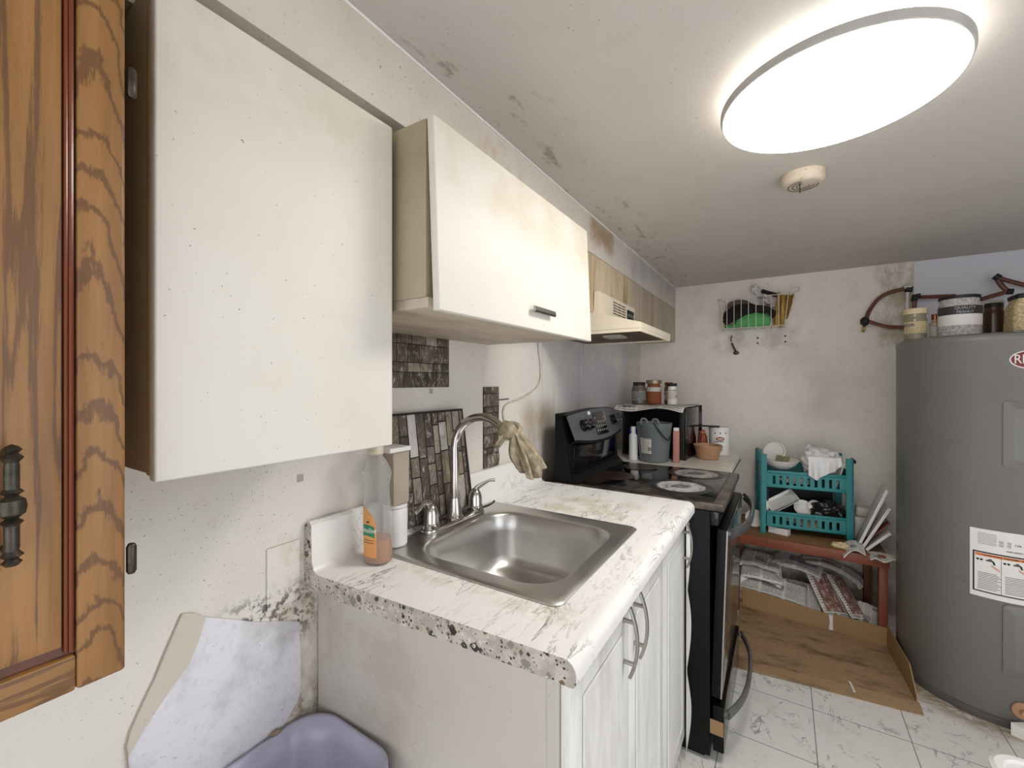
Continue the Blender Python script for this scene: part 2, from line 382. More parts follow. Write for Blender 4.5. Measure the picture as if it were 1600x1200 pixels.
M['label_print'] = newsprint('label_print', base=(222,216,204), ink=(60,56,52), cols=1, lines=9, seed=2.2)
M['label_dark'] = newsprint('dark_label_print', base=(44,44,42), ink=(220,216,206), cols=1, lines=8, seed=7.7)
M['label_cream'] = newsprint('cream_label_print', base=(212,194,150), ink=(70,60,44), cols=1, lines=9, seed=4.4)

def stone_mat(name, bands):
    t = NT(name); a = t.n('ShaderNodeAttribute', _attribute_name='tone')
    sep = t.n('ShaderNodeSeparateColor'); t.l(a.outputs['Color'], sep.inputs[0])
    col = t.ramp(sep.outputs[0], bands)
    n = t.noise(t.coord(scale=(60,70,32)), 1.0, 7, .8, .8)
    col = t.mix(t.math('MULTIPLY', t.mask(n, .5, .68), .75), col, srgb((214,206,194)))  # pale mottling: light veins plus highlights painted onto the stones
    col = t.mix(t.math('SUBTRACT', 1.0, t.mask(n, .33, .45)), col, srgb((44,36,30)))
    t.bump(t.noise(t.coord(scale=(60,60,30)), 1.0, 6, .75), .9, .006)
    return t.done(col, .5)
M['stone'] = stone_mat('printed_stone', [(0, srgb((74,62,52))), (.3, srgb((122,108,94))), (.55, srgb((158,142,120))), (.8, srgb((186,180,174))), (1, srgb((214,212,208)))])
M['ledger'] = stone_mat('dark_ledger_stone', [(0, srgb((74,62,50))), (.5, srgb((112,98,82))), (1, srgb((156,144,128)))])

# ------------------------------------------------------------------ mesh builder
def rng(a, b, n): return [a+(b-a)*i/(n-1) for i in range(n)]
class MB:
    def __init__(s): s.bm = bmesh.new(); s.uv = s.bm.loops.layers.uv.new('UVMap'); s.col = None; s.smooth = 35
    def _add(s, vs, fs, mtx=None, uvs=None):
        V = [s.bm.verts.new(mtx @ Vector(v) if mtx else Vector(v)) for v in vs]; out = []
        for f in fs:
            try: F = s.bm.faces.new([V[i] for i in f])
            except ValueError: continue
            if uvs:
                for lp, i in zip(F.loops, f): lp[s.uv].uv = uvs[i]
            out.append(F)
        return V, out
    def box(s, x0, x1, y0, y1, z0, z1, bev=0, mtx=None, seg=2):
        vs = [(x, y, z) for x in (x0, x1) for y in (y0, y1) for z in (z0, z1)]
        fs = [(0,1,3,2), (4,6,7,5), (0,4,5,1), (2,3,7,6), (0,2,6,4), (1,5,7,3)]
        V, F = s._add(vs, fs, mtx)
        if bev:
            E = {e for f in F for e in f.edges}
            bmesh.ops.bevel(s.bm, geom=list(E), offset=bev, segments=seg, affect='EDGES', profile=.5)
        return s
    def prism(s, pts, axis, a, b, bev=0, mtx=None, fa=None, fb=None):
        """2-D polygon swept along an axis; fa/fb give a per-point start/end"""
        def P(p, h):
            return {'x': (h, p[0], p[1]), 'y': (p[0], h, p[1]), 'z': (p[0], p[1], h)}[axis]
        n = len(pts)
        vs = [P(p, fa(p) if fa else a) for p in pts] + [P(p, fb(p) if fb else b) for p in pts]
        fs = [tuple(range(n))[::-1], tuple(range(n, 2*n))] + [(i, (i+1) % n, (i+1) % n+n, i+n) for i in range(n)]
        V, F = s._add(vs, fs, mtx)
        if bev:
            E = {e for f in F[:2] for e in f.edges}
            bmesh.ops.bevel(s.bm, geom=list(E), offset=bev, segments=2, affect='EDGES')
        return s
    def loops(s, L, cap0=True, cap1=True, mtx=None, closed=True):
        n = len(L[0]); vs = [p for l in L for p in l]; fs = []
        uvs = [(i/n, k/max(1, len(L)-1)) for k, l in enumerate(L) for i in range(n)]
        for k in range(len(L)-1):
            for i in range(n if closed else n-1):
                j = (i+1) % n; fs.append((k*n+i, k*n+j, (k+1)*n+j, (k+1)*n+i))
        if cap0: fs.append(tuple(range(n))[::-1])
        if cap1: fs.append(tuple(range((len(L)-1)*n, len(L)*n)))
        s._add(vs, fs, mtx, uvs); return s
    def lathe(s, prof, c=(0,0,0), seg=32, sx=1, sy=1, mtx=None, cap0=True, cap1=True, a0=0, a1=2*pi):
        full = abs(a1-a0-2*pi) < 1e-6
        L = [[(c[0]+r*sx*cos(a0+(a1-a0)*i/(seg if full else seg-1)), c[1]+r*sy*sin(a0+(a1-a0)*i/(seg if full else seg-1)), c[2]+z) for i in range(seg)] for r, z in prof]
        return s.loops(L, cap0 and full, cap1 and full, mtx, full)
    def tube(s, pts, r, seg=10, smooth=0, closed=False, mtx=None, flat=None):
        pts = [Vector(p) for p in pts]
        if smooth:
            out = []; n = len(pts)
            for i in range(n if closed else n-1):
                g = lambda k: pts[k % n] if closed else pts[min(max(k, 0), n-1)]
                p0, p1, p2, p3 = g(i-1), g(i), g(i+1), g(i+2)
                for k in range(smooth):
                    t = k/smooth
                    out.append(.5*((2*p1)+(-p0+p2)*t+(2*p0-5*p1+4*p2-p3)*t*t+(-p0+3*p1-3*p2+p3)*t**3))
            if not closed: out.append(pts[-1])
            pts = out
        n = len(pts); rr = r if callable(r) else (lambda t: r)
        L = []; up = None
        for i, p in enumerate(pts):
            a = pts[(i-1) % n] if closed or i else p; b = pts[(i+1) % n] if closed or i < n-1 else p
            t = (b-a).normalized()
            if up is None:
                up = Vector((0,0,1)) if abs(t.z) < .9 else Vector((1,0,0))
            u = t.cross(up).normalized(); v = u.cross(t).normalized(); up = v
            R = rr(i/(n-1))
            fx, fy = flat if flat else (1, 1)
            L.append([tuple(p+u*(R*fx*cos(2*pi*k/seg))+v*(R*fy*sin(2*pi*k/seg))) for k in range(seg)])
        if closed: L.append(L[0])
        return s.loops(L, not closed, not closed, mtx)
    def sheet(s, fn, nu, nv, th=0, mtx=None):
        P = [[Vector(fn(i/(nu-1), j/(nv-1))) for j in range(nv)] for i in range(nu)]
        vs = [tuple(P[i][j]) for i in range(nu) for j in range(nv)]; uvs = [(i/(nu-1), j/(nv-1)) for i in range(nu) for j in range(nv)]
        fs = [(i*nv+j, (i+1)*nv+j, (i+1)*nv+j+1, i*nv+j+1) for i in range(nu-1) for j in range(nv-1)]
        if th:
            N = len(vs)
            for i in range(nu):
                for j in range(nv):
                    du = P[min(i+1, nu-1)][j]-P[max(i-1, 0)][j]; dv = P[i][min(j+1, nv-1)]-P[i][max(j-1, 0)]
                    nn = du.cross(dv); nn = nn.normalized() if nn.length > 1e-9 else Vector((0,0,1))
                    vs.append(tuple(P[i][j]-nn*th)); uvs.append((i/(nu-1), j/(nv-1)))
            fs += [tuple(k+N for k in f[::-1]) for f in fs]
            ring = [i*nv for i in range(nu)] + [(nu-1)*nv+j for j in range(1, nv)] + [i*nv+nv-1 for i in range(nu-2, -1, -1)] + [j for j in range(nv-2, 0, -1)]
            m = len(ring)
            fs += [(ring[k], ring[k]+N, ring[(k+1) % m]+N, ring[(k+1) % m]) for k in range(m)]
        s._add(vs, fs, mtx, uvs); return s
    def blob(s, c, r, amp=.2, fr=3, seed=0, nu=28, nv=18, fold=0, flatten=0, mtx=None):
        c = Vector(c); L = []
        for j in range(nv):
            th = .04+(pi-.08)*j/(nv-1); l = []
            for i in range(nu):
                ph = 2*pi*i/nu; d = Vector((sin(th)*cos(ph), sin(th)*sin(ph), cos(th)))
                k = 1+amp*noise.fractal(d*fr+Vector((seed, seed*2, 0)), 1.0, 2.0, 3)
                if fold: k += fold*abs(noise.noise(d*fr*2.3+Vector((seed*3, 0, seed))))
                p = Vector((d.x*r[0], d.y*r[1], d.z*r[2]))*k
                if flatten: p.z = max(p.z, -r[2]*flatten)
                l.append(tuple(c+p))
            L.append(l)
        return s.loops(L[::-1], mtx=mtx)
    def add_mesh(s, me, fn):
        V = [s.bm.verts.new(fn(v.co)) for v in me.vertices]
        for p in me.polygons:
            try: s.bm.faces.new([V[i] for i in p.vertices])
            except ValueError: pass
        return s
    def jitter(s, amp, fr, seed=0):
        for v in s.bm.verts:
            v.co += noise.noise_vector(v.co*fr+Vector((seed,)*3))*amp
        return s
    def done(s, name, mat, parent=None, recalc=True):
        bm = s.bm
        if recalc: bmesh.ops.recalc_face_normals(bm, faces=bm.faces)
        for f in bm.faces: f.smooth = True
        for e in bm.edges:
            if len(e.link_faces) == 2: e.smooth = e.calc_face_angle(0) < radians(s.smooth)
        me = bpy.data.meshes.new(name); bm.to_mesh(me); bm.free()
        me.materials.append(M[mat] if isinstance(mat, str) else mat)
        o = bpy.data.objects.new(name, me); COL.objects.link(o)
        if parent:
            o.parent = parent
            top = parent
            o.matrix_parent_inverse = Matrix.Identity(4) if parent.get('_local') else world_of(parent).inverted()
        return o
def world_of(o):
    m = Matrix.LocRotScale(o.location, o.rotation_euler, o.scale)
    if o.parent: m = world_of(o.parent) @ o.matrix_parent_inverse @ m
    return m

def tag(o, label, cat, group=None, kind=None):
    o['label'] = label; o['category'] = cat
    if group: o['group'] = group
    if kind: o['kind'] = kind
    return o
def thing(name, label, cat, loc, group=None, rz=0):
    o = bpy.data.objects.new(name, None); COL.objects.link(o); o.location = loc; o.rotation_euler = (0,0,rz)
    o.empty_display_size = .05
    return tag(o, label, cat, group)
def struct(name, mb, mat, label=None):
    o = mb.done(name, mat); o['kind'] = 'structure'
    if label: o['label'] = label
    return o
def copy_tree(o, loc, rz=0, label=None):
    r = o.copy(); COL.objects.link(r); r.location = loc; r.rotation_euler = (0,0,rz)
    if label: r['label'] = label
    for ch in list(o.children):
        c = ch.copy(); COL.objects.link(c); c.parent = r
        for g in list(ch.children):
            d = g.copy(); COL.objects.link(d); d.parent = c
    return r
def text_mesh(s, size, thick=.0004):
    cu = bpy.data.curves.new('lettering', 'FONT'); cu.body = s; cu.size = size; cu.extrude = thick; cu.resolution_u = 3
    cu.align_x = 'CENTER'; cu.align_y = 'CENTER'
    o = bpy.data.objects.new('lettering', cu); COL.objects.link(o)
    bpy.context.view_layer.update()
    me = bpy.data.meshes.new_from_object(o.evaluated_get(bpy.context.evaluated_depsgraph_get()))
    bpy.data.objects.remove(o); return me
def rr(cx, cy, hx, hy, r, z, n=8):
    out = []
    for (sx, sy, a0) in ((1,1,0), (-1,1,pi/2), (-1,-1,pi), (1,-1,3*pi/2)):
        for k in range(n+1):
            a = a0+pi/2*k/n; out.append((cx+sx*(hx-r)+r*cos(a), cy+sy*(hy-r)+r*sin(a), z))
    return out

# ------------------------------------------------------------------ room shell
CZ = 2.037
struct('floor', MB().box(-.1, 2.6, -1.6, 3.4, -.06, 0), 'floor')
struct('ceiling', MB().box(-.1, 2.6, -1.6, 3.4, CZ, CZ+.06), 'ceiling')
struct('wall_left', MB().box(-.1, 0, -1.6, 3.4, 0, CZ), 'wall')
struct('wall_back', MB().box(0, 1.545, 3.28, 3.4, 0, CZ), 'wall_back')
struct('wall_right', MB().box(2.5, 2.6, 1.45, 3.4, 0, CZ).box(2.5, 2.6, -1.6, .15, 0, CZ).box(2.5, 2.6, .15, 1.45, 1.98, CZ), 'wall_cool')  # unseen wall; doorway opening added to let daylight in
w2 = struct('wall_back_alcove', MB().box(1.548, 2.5, 3.292, 3.4, 0, CZ), 'wall_cool')
# soffit and the greasy boxed panel under it
struct('trim_1', MB().box(0.001, .256, -1.2, 3.279, 1.880, CZ-.001, .002), 'soffit')
struct('trim_2', MB().box(0.001, .2545, 1.335, 3.279, 1.64, 1.8785, .002), 'panel')
struct('trim_3', MB().tube([(.257, -1.2, CZ-.004), (.257, 1.2, CZ-.004), (.257, 3.27, CZ-.004)], .004, 6), 'label_white')
struct('trim_4', MB().box(.001, .225, .17, .56, 1.829, 1.8795), 'cab_side')

# ------------------------------------------------------------------ ceiling lamp
LC = (1.012, 1.212)
lamp = thing('ceiling_lamp', 'large round lit ceiling lamp with a thin grey rim', 'lamp', (LC[0], LC[1], CZ))
MB().lathe([(.221, 0), (.2275, .003), (.230, .010), (.230, .019), (.222, .022), (.0, .022)], (LC[0], LC[1], 1.987), 96, sx=.985, sy=.985, cap0=False).done('rim', plain('lamp_rim_plastic', (168,164,158), .5), lamp)
MB().lathe([(.0, -.003), (.15, -.003), (.212, -.0015), (.221, .001), (.0, .002)], (LC[0], LC[1], 1.987), 96).done('diffuser', 'lamp', lamp)
MB().lathe([(.0, .0), (.185, .0), (.185, .016), (.0, .016)], (LC[0], LC[1], 2.0105), 64).done('back_light_ring', 'halo', lamp)
MB().lathe([(.0, .0), (.12, .0), (.12, .011), (.0, .011)], (LC[0], LC[1], 2.0262), 48).done('mounting_plate', 'white_plastic', lamp)

sd = thing('smoke_detector', 'small round yellowed smoke alarm on the ceiling with a hanging wire', 'smoke alarm', (.975, 1.715, CZ))
MB().lathe([(.0, 0), (.062, 0), (.063, -.008), (.062, -.024), (.056, -.034), (.050, -.037), (.0, -.037)], (.975, 1.715, CZ-.0005), 48).done('body', 'beige_plastic', sd)
g = MB()
for k in range(3): g.tube([(.975+(.018+.012*k)*cos(a), 1.715+(.018+.012*k)*sin(a), CZ-.0375) for a in rng(0, 4.6, 20)], .0016, 5)
g.done('vent_ring', 'brown_fabric', sd)
MB().tube([(.965, 1.69, CZ-.036), (.9655, 1.69, CZ-.05), (.966, 1.69, CZ-.068)], .0016, 6).done('hanging_wire', 'ink', sd)

# ------------------------------------------------------------------ oak cabinet (near left)
ok = thing('oak_wall_cabinet', 'oak wall cabinet with raised panel door, nearest at the left', 'cabinet', (.1, -.05, 1.045))
MB().box(.001, .308, -.30, .163, 1.052, 1.876, .001).done('body', 'oak_panel', ok)
d = MB().box(.31, .33, .128, .1655, 1.045, 1.874, .0035, seg=3).box(.31, .33, -.30, -.262, 1.045, 1.874, .0035, seg=3).done('door', 'oak_stile', ok)
for z_ in (1.045, 1.838): MB().box(.3105, .3295, -.262, .128, z_, z_+.036, .003).done('door_rail', 'oak_rail', d)
MB().box(.311, .3235, -.262, .128, 1.081, 1.838).done('panel_groove', 'oak_groove', d)
pn = MB(); L = []
for (ins, x) in ((0, .3236), (.0, .3262), (.006, .3285), (.010, .3292)):
    a0, a1, b0, b1 = -.252+ins, .118-ins, 1.092+ins, 1.827-ins
    L.append([(x, a0, b0), (x, a1, b0), (x, a1, b1), (x, a0, b1)])
pn.loops(L).done('raised_panel', 'oak_panel', d)
g = MB().tube([(.327, .1245, 1.085), (.327, .1245, 1.834)], .0022, 8).tube([(.327, .121, 1.085), (.327, .121, 1.834)], .0016, 8)
g.done('panel_bead', plain('red_mahogany_bead', (112,52,22), .25), d)
for z0 in (1.143, 1.655):
    MB().lathe([(0, 0), (.003, .001), (.0045, .004), (.0045, .030), (.003, .033), (0, .034)], (.326, .1712, z0), 14).done('hinge', 'pewter', d)
h = MB()
prof = [(0,0),(.004,.001),(.0065,.004),(.004,.007),(.0075,.010),(.0045,.014),(.005,.017),(.005,.036),(.0075,.039),(.004,.042),(.0085,.046),(.0095,.052),(.0085,.058),(.004,.062),(.0075,.065),(.005,.068),(.005,.088),(.0045,.091),(.0075,.095),(.004,.099),(.0065,.102),(.004,.105),(0,.107)]
h.lathe(prof, (.352, .0825, 1.189), 20); h.tube([(.33, .0825, 1.201), (.352, .0825, 1.201)], .004, 10); h.tube([(.33, .0825, 1.285), (.352, .0825, 1.285)], .004, 10)
h.done('handle', 'pewter', d)
MB().tube([(.332, .088, 1.845), (.345, .095, 1.85), (.34, .105, 1.838), (.333, .112, 1.82)], .002, 6, 6).done('top_hook', 'pewter', d)

# ------------------------------------------------------------------ wall cabinet with flat door beside the oak one
c1 = thing('wall_cabinet', 'plain cream wall cabinet with a tall flat door, beside the oak cabinet', 'cabinet', (.15, .38, 1.235))
MB().box(.002, .272, .201, .558, 1.240, 1.828, .001).done('body', 'cab_side', c1)
MB().box(.2722, .282, .2005, .5585, 1.238, 1.828, .001).done('door_liner', plain('tan_door_edge', (176,156,120), .5), c1)
dd = MB().box(.2822, .30, .200, .561, 1.232, 1.828, .003, seg=3)
dd.done('door', 'cab_white', c1)

# ------------------------------------------------------------------ flip-up cabinet
c2 = thing('flip_up_cabinet', 'cream wall cabinet with flip-up door and chrome pull, above the sink', 'cabinet', (.18, .95, 1.49))
MB().box(.002, .366, .5805, .598, 1.5065, 1.835, .001).box(.002, .366, 1.272, 1.29, 1.5065, 1.835, .001).box(.002, .366, .598, 1.272, 1.818, 1.835).box(.002, .012, .598, 1.272, 1.506, 1.818).done('body', 'cab_side', c2)
MB().box(.002, .372, .5798, 1.2905, 1.487, 1.506, .001).done('bottom_board', 'cab_under', c2)
hinge = Matrix.Translation((.369, 0, 1.835)) @ Matrix.Rotation(radians(-2.4), 4, 'Y')
dm = MB().box(0, .017, .579, 1.296, -.356, 0, .0025, hinge, 3)
drr = dm.done('door', 'cab_white', c2)
hd = MB()
hm = hinge
hd.prism([(.028,-.300),(.032,-.302),(.034,-.312),(.030,-.316),(.026,-.312)], 'y', .905, 1.015, 0, hm)
for y in (.925, .995): hd.tube([hm @ Vector((.017, y, -.308)), hm @ Vector((.030, y, -.308))], .0035, 8)
hd.done('handle', 'nickel', drr)

# ------------------------------------------------------------------ range hood
hood = thing('range_hood', 'off-white range hood with slots and buttons under the greasy panel', 'hood', (.2, 1.93, 1.55))
HY0, HY1 = 1.68, 2.19
MB().prism([(.003, 1.562), (.003, 1.639), (.258, 1.639), (.258, 1.725), (.278, 1.725), (.278, 1.632), (.452, 1.585), (.452, 1.562)], 'y', HY0, HY1, .0015).done('body', 'offwhite', hood)
MB().box(.004, .451, HY0+.001, HY0+.008, 1.549, 1.5615).box(.004, .451, HY1-.008, HY1-.001, 1.549, 1.5615).box(.444, .4515, HY0+.008, HY1-.008, 1.549, 1.5615).done('skirt', 'offwhite', hood)
MB().box(.02, .443, HY0+.009, HY1-.009, 1.556, 1.5612).done('grease_filter', plain('greasy_brown_underside', (84,60,34), .5, var=.5, vs=9), hood)
MB().box(.25, .33, 1.80, 1.90, 1.545, 1.5558, .003).done('light_cover', 'milky', hood)
g = MB()
for k in range(3):
    for j in range(5): g.box(.2782, .2795, 1.86+k*.06, 1.86+k*.06+.05, 1.655+j*.0125, 1.660+j*.0125)
g.done('vent_slots', 'brown_fabric', hood)
MB().box(.2782, .281, 2.06, 2.165, 1.650, 1.702, .001).done('switch_plate', 'black_rough', hood)
g = MB()
for y in (2.078, 2.112, 2.147): g.box(.281, .2835, y-.008, y+.008, 1.668, 1.684, .001)
g.done('switch', 'ink_grey', hood)

# ------------------------------------------------------------------ countertop, sink
CT = thing('kitchen_countertop', 'white marble-look countertop with speckled edge, holding the sink', 'countertop', (.33, 1.1, .88))
def prof(z0=.88):
    p = [(.002, z0), (.002, 1.026), (.008, 1.034), (.017, 1.034), (.0235, 1.027), (.0255, .945), (.032, .928), (.046, .920)]
    p += [(.630+.022*sin(a), .898+.022*cos(a)) for a in rng(0, pi/2, 7)]
    p += [(.652, .884), (.647, .879), (.640, .8785), (.614, .88)]
    return p
endf = lambda p: .572+.055*p[0]
t_ = MB()
t_.prism(prof(), 'y', 0, .742, fa=endf)
t_.prism(prof(), 'y', 1.250, 1.645)
t_.prism([(x, z) for x, z in prof() if x < .05]+[(.062, .920), (.062, .88)], 'y', .742, 1.250)
t_.prism([(.555, .88), (.555, .920)]+[(x, z) for x, z in prof() if x > .1], 'y', .742, 1.250)
t_.smooth = 40
t_.done('worktop', 'counter', CT)
ep = prof(); 
MB().prism(ep, 'y', 0, 0, fa=lambda p: endf(p)-.0012, fb=lambda p: endf(p)-.0001).done('end_strip', 'terrazzo', CT)

SK = thing('kitchen_sink', 'stainless steel single-bowl sink dropped into the marble countertop', 'sink', (.3, 1.0, .93))
sx, sy = .3, .995
L = [rr(sx, sy, .262, .262, .022, .9205), rr(sx, sy, .2625, .2625, .022, .9235), rr(sx, sy, .258, .258, .02, .9265), rr(sx, sy, .245, .248, .02, .9262),
     rr(.325, .985, .203, .212, .085, .9268), rr(.325, .985, .197, .206, .085, .925), rr(.325, .985, .192, .2, .082, .917),
     rr(.325, .985, .186, .193, .08, .87), rr(.325, .985, .178, .184, .078, .80), rr(.325, .985, .168, .174, .074, .775),
     rr(.325, .985, .150, .155, .068, .762), rr(.325, .985, .10, .10, .05, .758), rr(.325, .985, .04, .04, .0399, .7555)]
m_ = MB(); m_.loops(L, cap0=False, cap1=True); m_.smooth = 60
bs = m_.done('bowl', 'steel', SK)
MB().lathe([(.0, .001), (.020, .001), (.026, .004), (.036, .005), (.038, .002), (.036, .0)], (.325, .985, .757), 32).done('drain', 'chrome', SK)
wd = MB(); rnd = random.Random(4)
for k in range(70):
    x = rnd.uniform(.2, .46); y = rnd.uniform(.83, 1.13); wd.lathe([(.0022, 0), (.0018, .0009), (.0006, .0014)], (x, y, .7592), 8, sx=rnd.uniform(.6, 1.5))
wd = wd.done('water_drops', glass('water', (250,250,250), .02, 1.33), SK); wd['kind'] = 'stuff'

FX, FY = .078, 1.005
fau = thing('kitchen_faucet', 'nickel gooseneck faucet with two lever handles behind the sink', 'faucet', (FX, FY, .927))
L = [rr(FX, FY, .027, .132, .026, .927), rr(FX, FY, .028, .133, .027, .931), rr(FX, FY, .026, .131, .0255, .9375), rr(FX, FY, .020, .124, .0195, .941)]
MB().loops(L).done('deck_plate', 'chrome', fau)
arc = [(FX, FY, .94), (FX, FY, 1.0), (FX, FY, 1.08), (FX, FY, 1.15)]
arc += [(FX+.092-.092*cos(a), FY+.008*a, 1.155+.092*sin(a)) for a in rng(0, 2.72, 14)]
MB().lathe([(.0, 0), (.027, 0), (.0275, .006), (.023, .012), (.0185, .05), (.0165, .062), (.0, .062)], (FX, FY, .939), 28).done('spout_base', 'chrome', fau)
g = MB(); g.tube(arc, lambda t: .0135-.0015*t, 18, 3); g.smooth = 80; g.done('spout', 'chrome', fau)
for sgn, nm in ((-1, 'near'), (1, 'far')):
    y = FY+sgn*.103
    b = MB().lathe([(.0, 0), (.0255, 0), (.026, .012), (.024, .015), (.0225, .019), (.022, .04), (.017, .058), (.009, .068), (.0, .071)], (FX, y, .938), 28)
    b = b.done('handle_base', 'chrome', fau)
    if sgn < 0: pts = [(FX, y, .985), (FX-.002, y-.006, 1.008), (FX+.0, y-.028, 1.014), (FX+.008, y-.052, 1.006), (FX+.014, y-.072, 1.001)]
    else: pts = [(FX, y, .985), (FX+.002, y+.006, 1.006), (FX+.018, y+.02, 1.020), (FX+.034, y+.034, 1.030), (FX+.048, y+.044, 1.030)]
    MB().tube(pts, lambda t: .013-.007*min(1, t*1.4), 12, 5, flat=(1, .7)).done('lever', 'chrome', b)
MB().tube([(FX+.0, 1.02, .94), (FX+.02, 1.155, .944), (FX+.03, 1.175, .956)], .0035, 8, 4).done('side_lever', 'pewter', fau)

# rag knotted on the spout end
rg = MB()
tipx, tipy, tipz = .262, 1.03, 1.19
rg.blob((tipx-.008, tipy-.004, tipz+.022), (.026, .024, .024), .25, 3, 2, 22, 14, fold=.3)
def ragf(a, b):
    ph = (a)*2*pi; z = 1.205-.115*b
    r = (.011+.030*math.sin(min(1, b*1.15)*pi*.62))*(1+.24*sin(ph*7+3*b)+.14*sin(ph*13))
    return (tipx+.034*b+.012+r*cos(ph)*.8, tipy+.034*b+.008+r*sin(ph)*1.0, z+.012*sin(ph*2)*b)
rg.sheet(ragf, 60, 22, .0012)
rg.sheet(lambda a, b: (tipx-.005-.022*b+.006*sin(a*9), tipy-.014-.018*b+.022*(a-.5), tipz+.02-.04*b+.006*sin(a*12)), 16, 10, .0015)
rg.tube([(tipx-.02, tipy-.01, tipz+.03), (tipx+.0, tipy+.012, tipz+.041), (tipx+.02, tipy+.02, tipz+.028), (tipx+.012, tipy, tipz+.008), (tipx-.012, tipy-.016, tipz+.012)], .0075, 10, 5, closed=True)
rg.smooth = 70
tag(rg.done('knotted_rag', 'tan_cloth'), 'crumpled tan rag knotted around the faucet spout', 'rag')

# ------------------------------------------------------------------ base cabinet under the counter
bc = thing('base_cabinet', 'white base cabinet with peeling panelled doors under the marble countertop', 'cabinet', (.3, 1.12, 0))
side0 = lambda p: .603+.048*p[0]; side1 = lambda p: .618+.048*p[0]
MB().prism([(.004, .0), (.588, .0), (.588, .878), (.004, .878)], 'y', 0, 0, fa=side0, fb=side1).done('side_panel', 'base_side', bc)
MB().box(.004, .588, 1.628, 1.644, 0, .878).box(.004, .014, .66, 1.628, .09, .878).box(.014, .588, .66, 1.628, .09, .105).box(.53, .545, .66, 1.628, 0, .089).done('carcass', 'cab_side', bc)
MB().prism([(.5885, .0), (.606, .0), (.606, .877), (.5885, .877)], 'y', 0, 0, fa=side0, fb=lambda p: .655).box(.5885, .606, .655, 1.644, .845, .877).box(.5885, .606, 1.61, 1.644, .0, .845).box(.5885, .606, .655, 1.61, .09, .12).done('face_frame', 'base_side', bc)
def base_door(y0, y1, hy):
    o = MB().box(.6065, .625, y0, y1, .10, .868, .003)
    dr = o.done('door', 'door_foil', bc)
    p = MB(); yy0, yy1, z0, z1 = y0+.055, y1-.055, .165, .80
    L = []
    for ins, x in ((0, .6252), (.004, .6215), (.010, .6215), (.028, .6262), (.034, .6268)):
        L.append([(x, yy0+ins, z0+ins), (x, yy1-ins, z0+ins), (x, yy1-ins, z1-ins), (x, yy0+ins, z1-ins)])
    p2 = MB().loops([[(.6262, yy0-.006, z0-.006), (.6262, yy1+.006, z0-.006), (.6262, yy1+.006, z1+.006), (.6262, yy0-.006, z1+.006)],
                     [(.6285, yy0-.002, z0-.002), (.6285, yy1+.002, z0-.002), (.6285, yy1+.002, z1+.002), (.6285, yy0-.002, z1+.002)],
                     [(.6252, yy0+.006, z0+.006), (.6252, yy1-.006, z0+.006), (.6252, yy1-.006, z1-.006), (.6252, yy0+.006, z1-.006)],
                     [(.6275, yy0+.030, z0+.030), (.6275, yy1-.030, z0+.030), (.6275, yy1-.030, z1-.030), (.6275, yy0+.030, z1-.030)]])
    p2.done('door_panel', 'door_foil', dr)
    hb = MB(); zc = .787
    hb.tube([(.640+.016*(1-(2*t-1)**2), hy, zc-.075+.15*t) for t in rng(0, 1, 13)], .0052, 10, flat=(1.25, .75))
    for dz in (-.045, .045): hb.tube([(.625, hy, zc+dz), (.652, hy, zc+dz)], .0048, 10)
    hb.done('handle', 'nickel', dr)
base_door(.645, .955, .920); base_door(.960, 1.285, .998); base_door(1.290, 1.605, 1.572)
# peeling foil edge at the stove side
def peel(a, b):
    z = .05+.80*a; return (.6275+.012*b*abs(sin(a*9))+.003, 1.6055+.018*b*(1+.6*sin(a*13)), z)
MB().sheet(peel, 40, 5, .0008).done('peeling_foil', 'door_foil', bc)

# ------------------------------------------------------------------ things around the sink
bt = thing('dish_soap_bottle', 'clear squeeze bottle of amber dish soap with orange label', 'bottle', (.10, .70, .921))
BX, BY = .098, .698
tilt = Matrix.Translation((BX, BY, .921)) @ Matrix.Rotation(radians(1.2), 4, 'X')
bp = [(.030, 0), (.0345, .004), (.0355, .02), (.0355, .10), (.0345, .135), (.031, .165), (.0315, .185), (.036, .205), (.0375, .212), (.033, .225), (.024, .243), (.0165, .252), (.0145, .256), (.0145, .262)]
MB().lathe([(.0, 0)]+bp+[(.0135, .262), (.0135, .256), (.0155, .251), (.023, .242), (.0318, .224), (.0362, .212), (.0348, .205), (.0303, .185), (.0298, .165), (.0333, .135), (.0343, .10), (.0343, .02), (.0333, .005), (.0, .0015)], (0,0,0), 48, sx=1.0, sy=.86, mtx=tilt, cap0=False, cap1=False).done('bottle_body', 'clear', bt)
MB().lathe([(.0, .002), (.0331, .0055), (.0341, .02), (.0341, .058), (.0, .058)], (0,0,0), 40, sx=1, sy=.86, mtx=tilt).done('liquid', 'soap', bt)
MB().lathe([(.0, .262), (.0165, .2575), (.0175, .260), (.0175, .266), (.0165, .270), (.0168, .285), (.0155, .291), (.0, .292)], (0,0,0), 28, mtx=tilt).done('cap', 'beige_plastic', bt)
BPH = radians(-78)
def bsurf(ang, z, off=.0004):
    r = .0357+off if z < .1 else .0357+off-.001*(z-.1)/.035
    return tilt @ Vector((r*cos(ang), r*.86*sin(ang), z))
lab = MB()
def labf(a, b):
    z = .020+.118*b; lim = 1 if b < .55 else math.sqrt(max(0, 1-((b-.55)/.45)**2))
    ang = BPH-.75+1.25*a*max(.02, lim)
    return bsurf(ang, z)
lab.sheet(labf, 22, 26, .0003)
lab.done('label', 'label_orange', bt)
gl = MB(); gl.sheet(lambda a, b: bsurf(BPH-.75+1.12*a, .071+.026*b-.010*(a-.5)**2*2, .0009), 20, 6, .0003); gl.done('label_band', 'label_green', bt)
tm = text_mesh('palmolive', .0135, .0002)
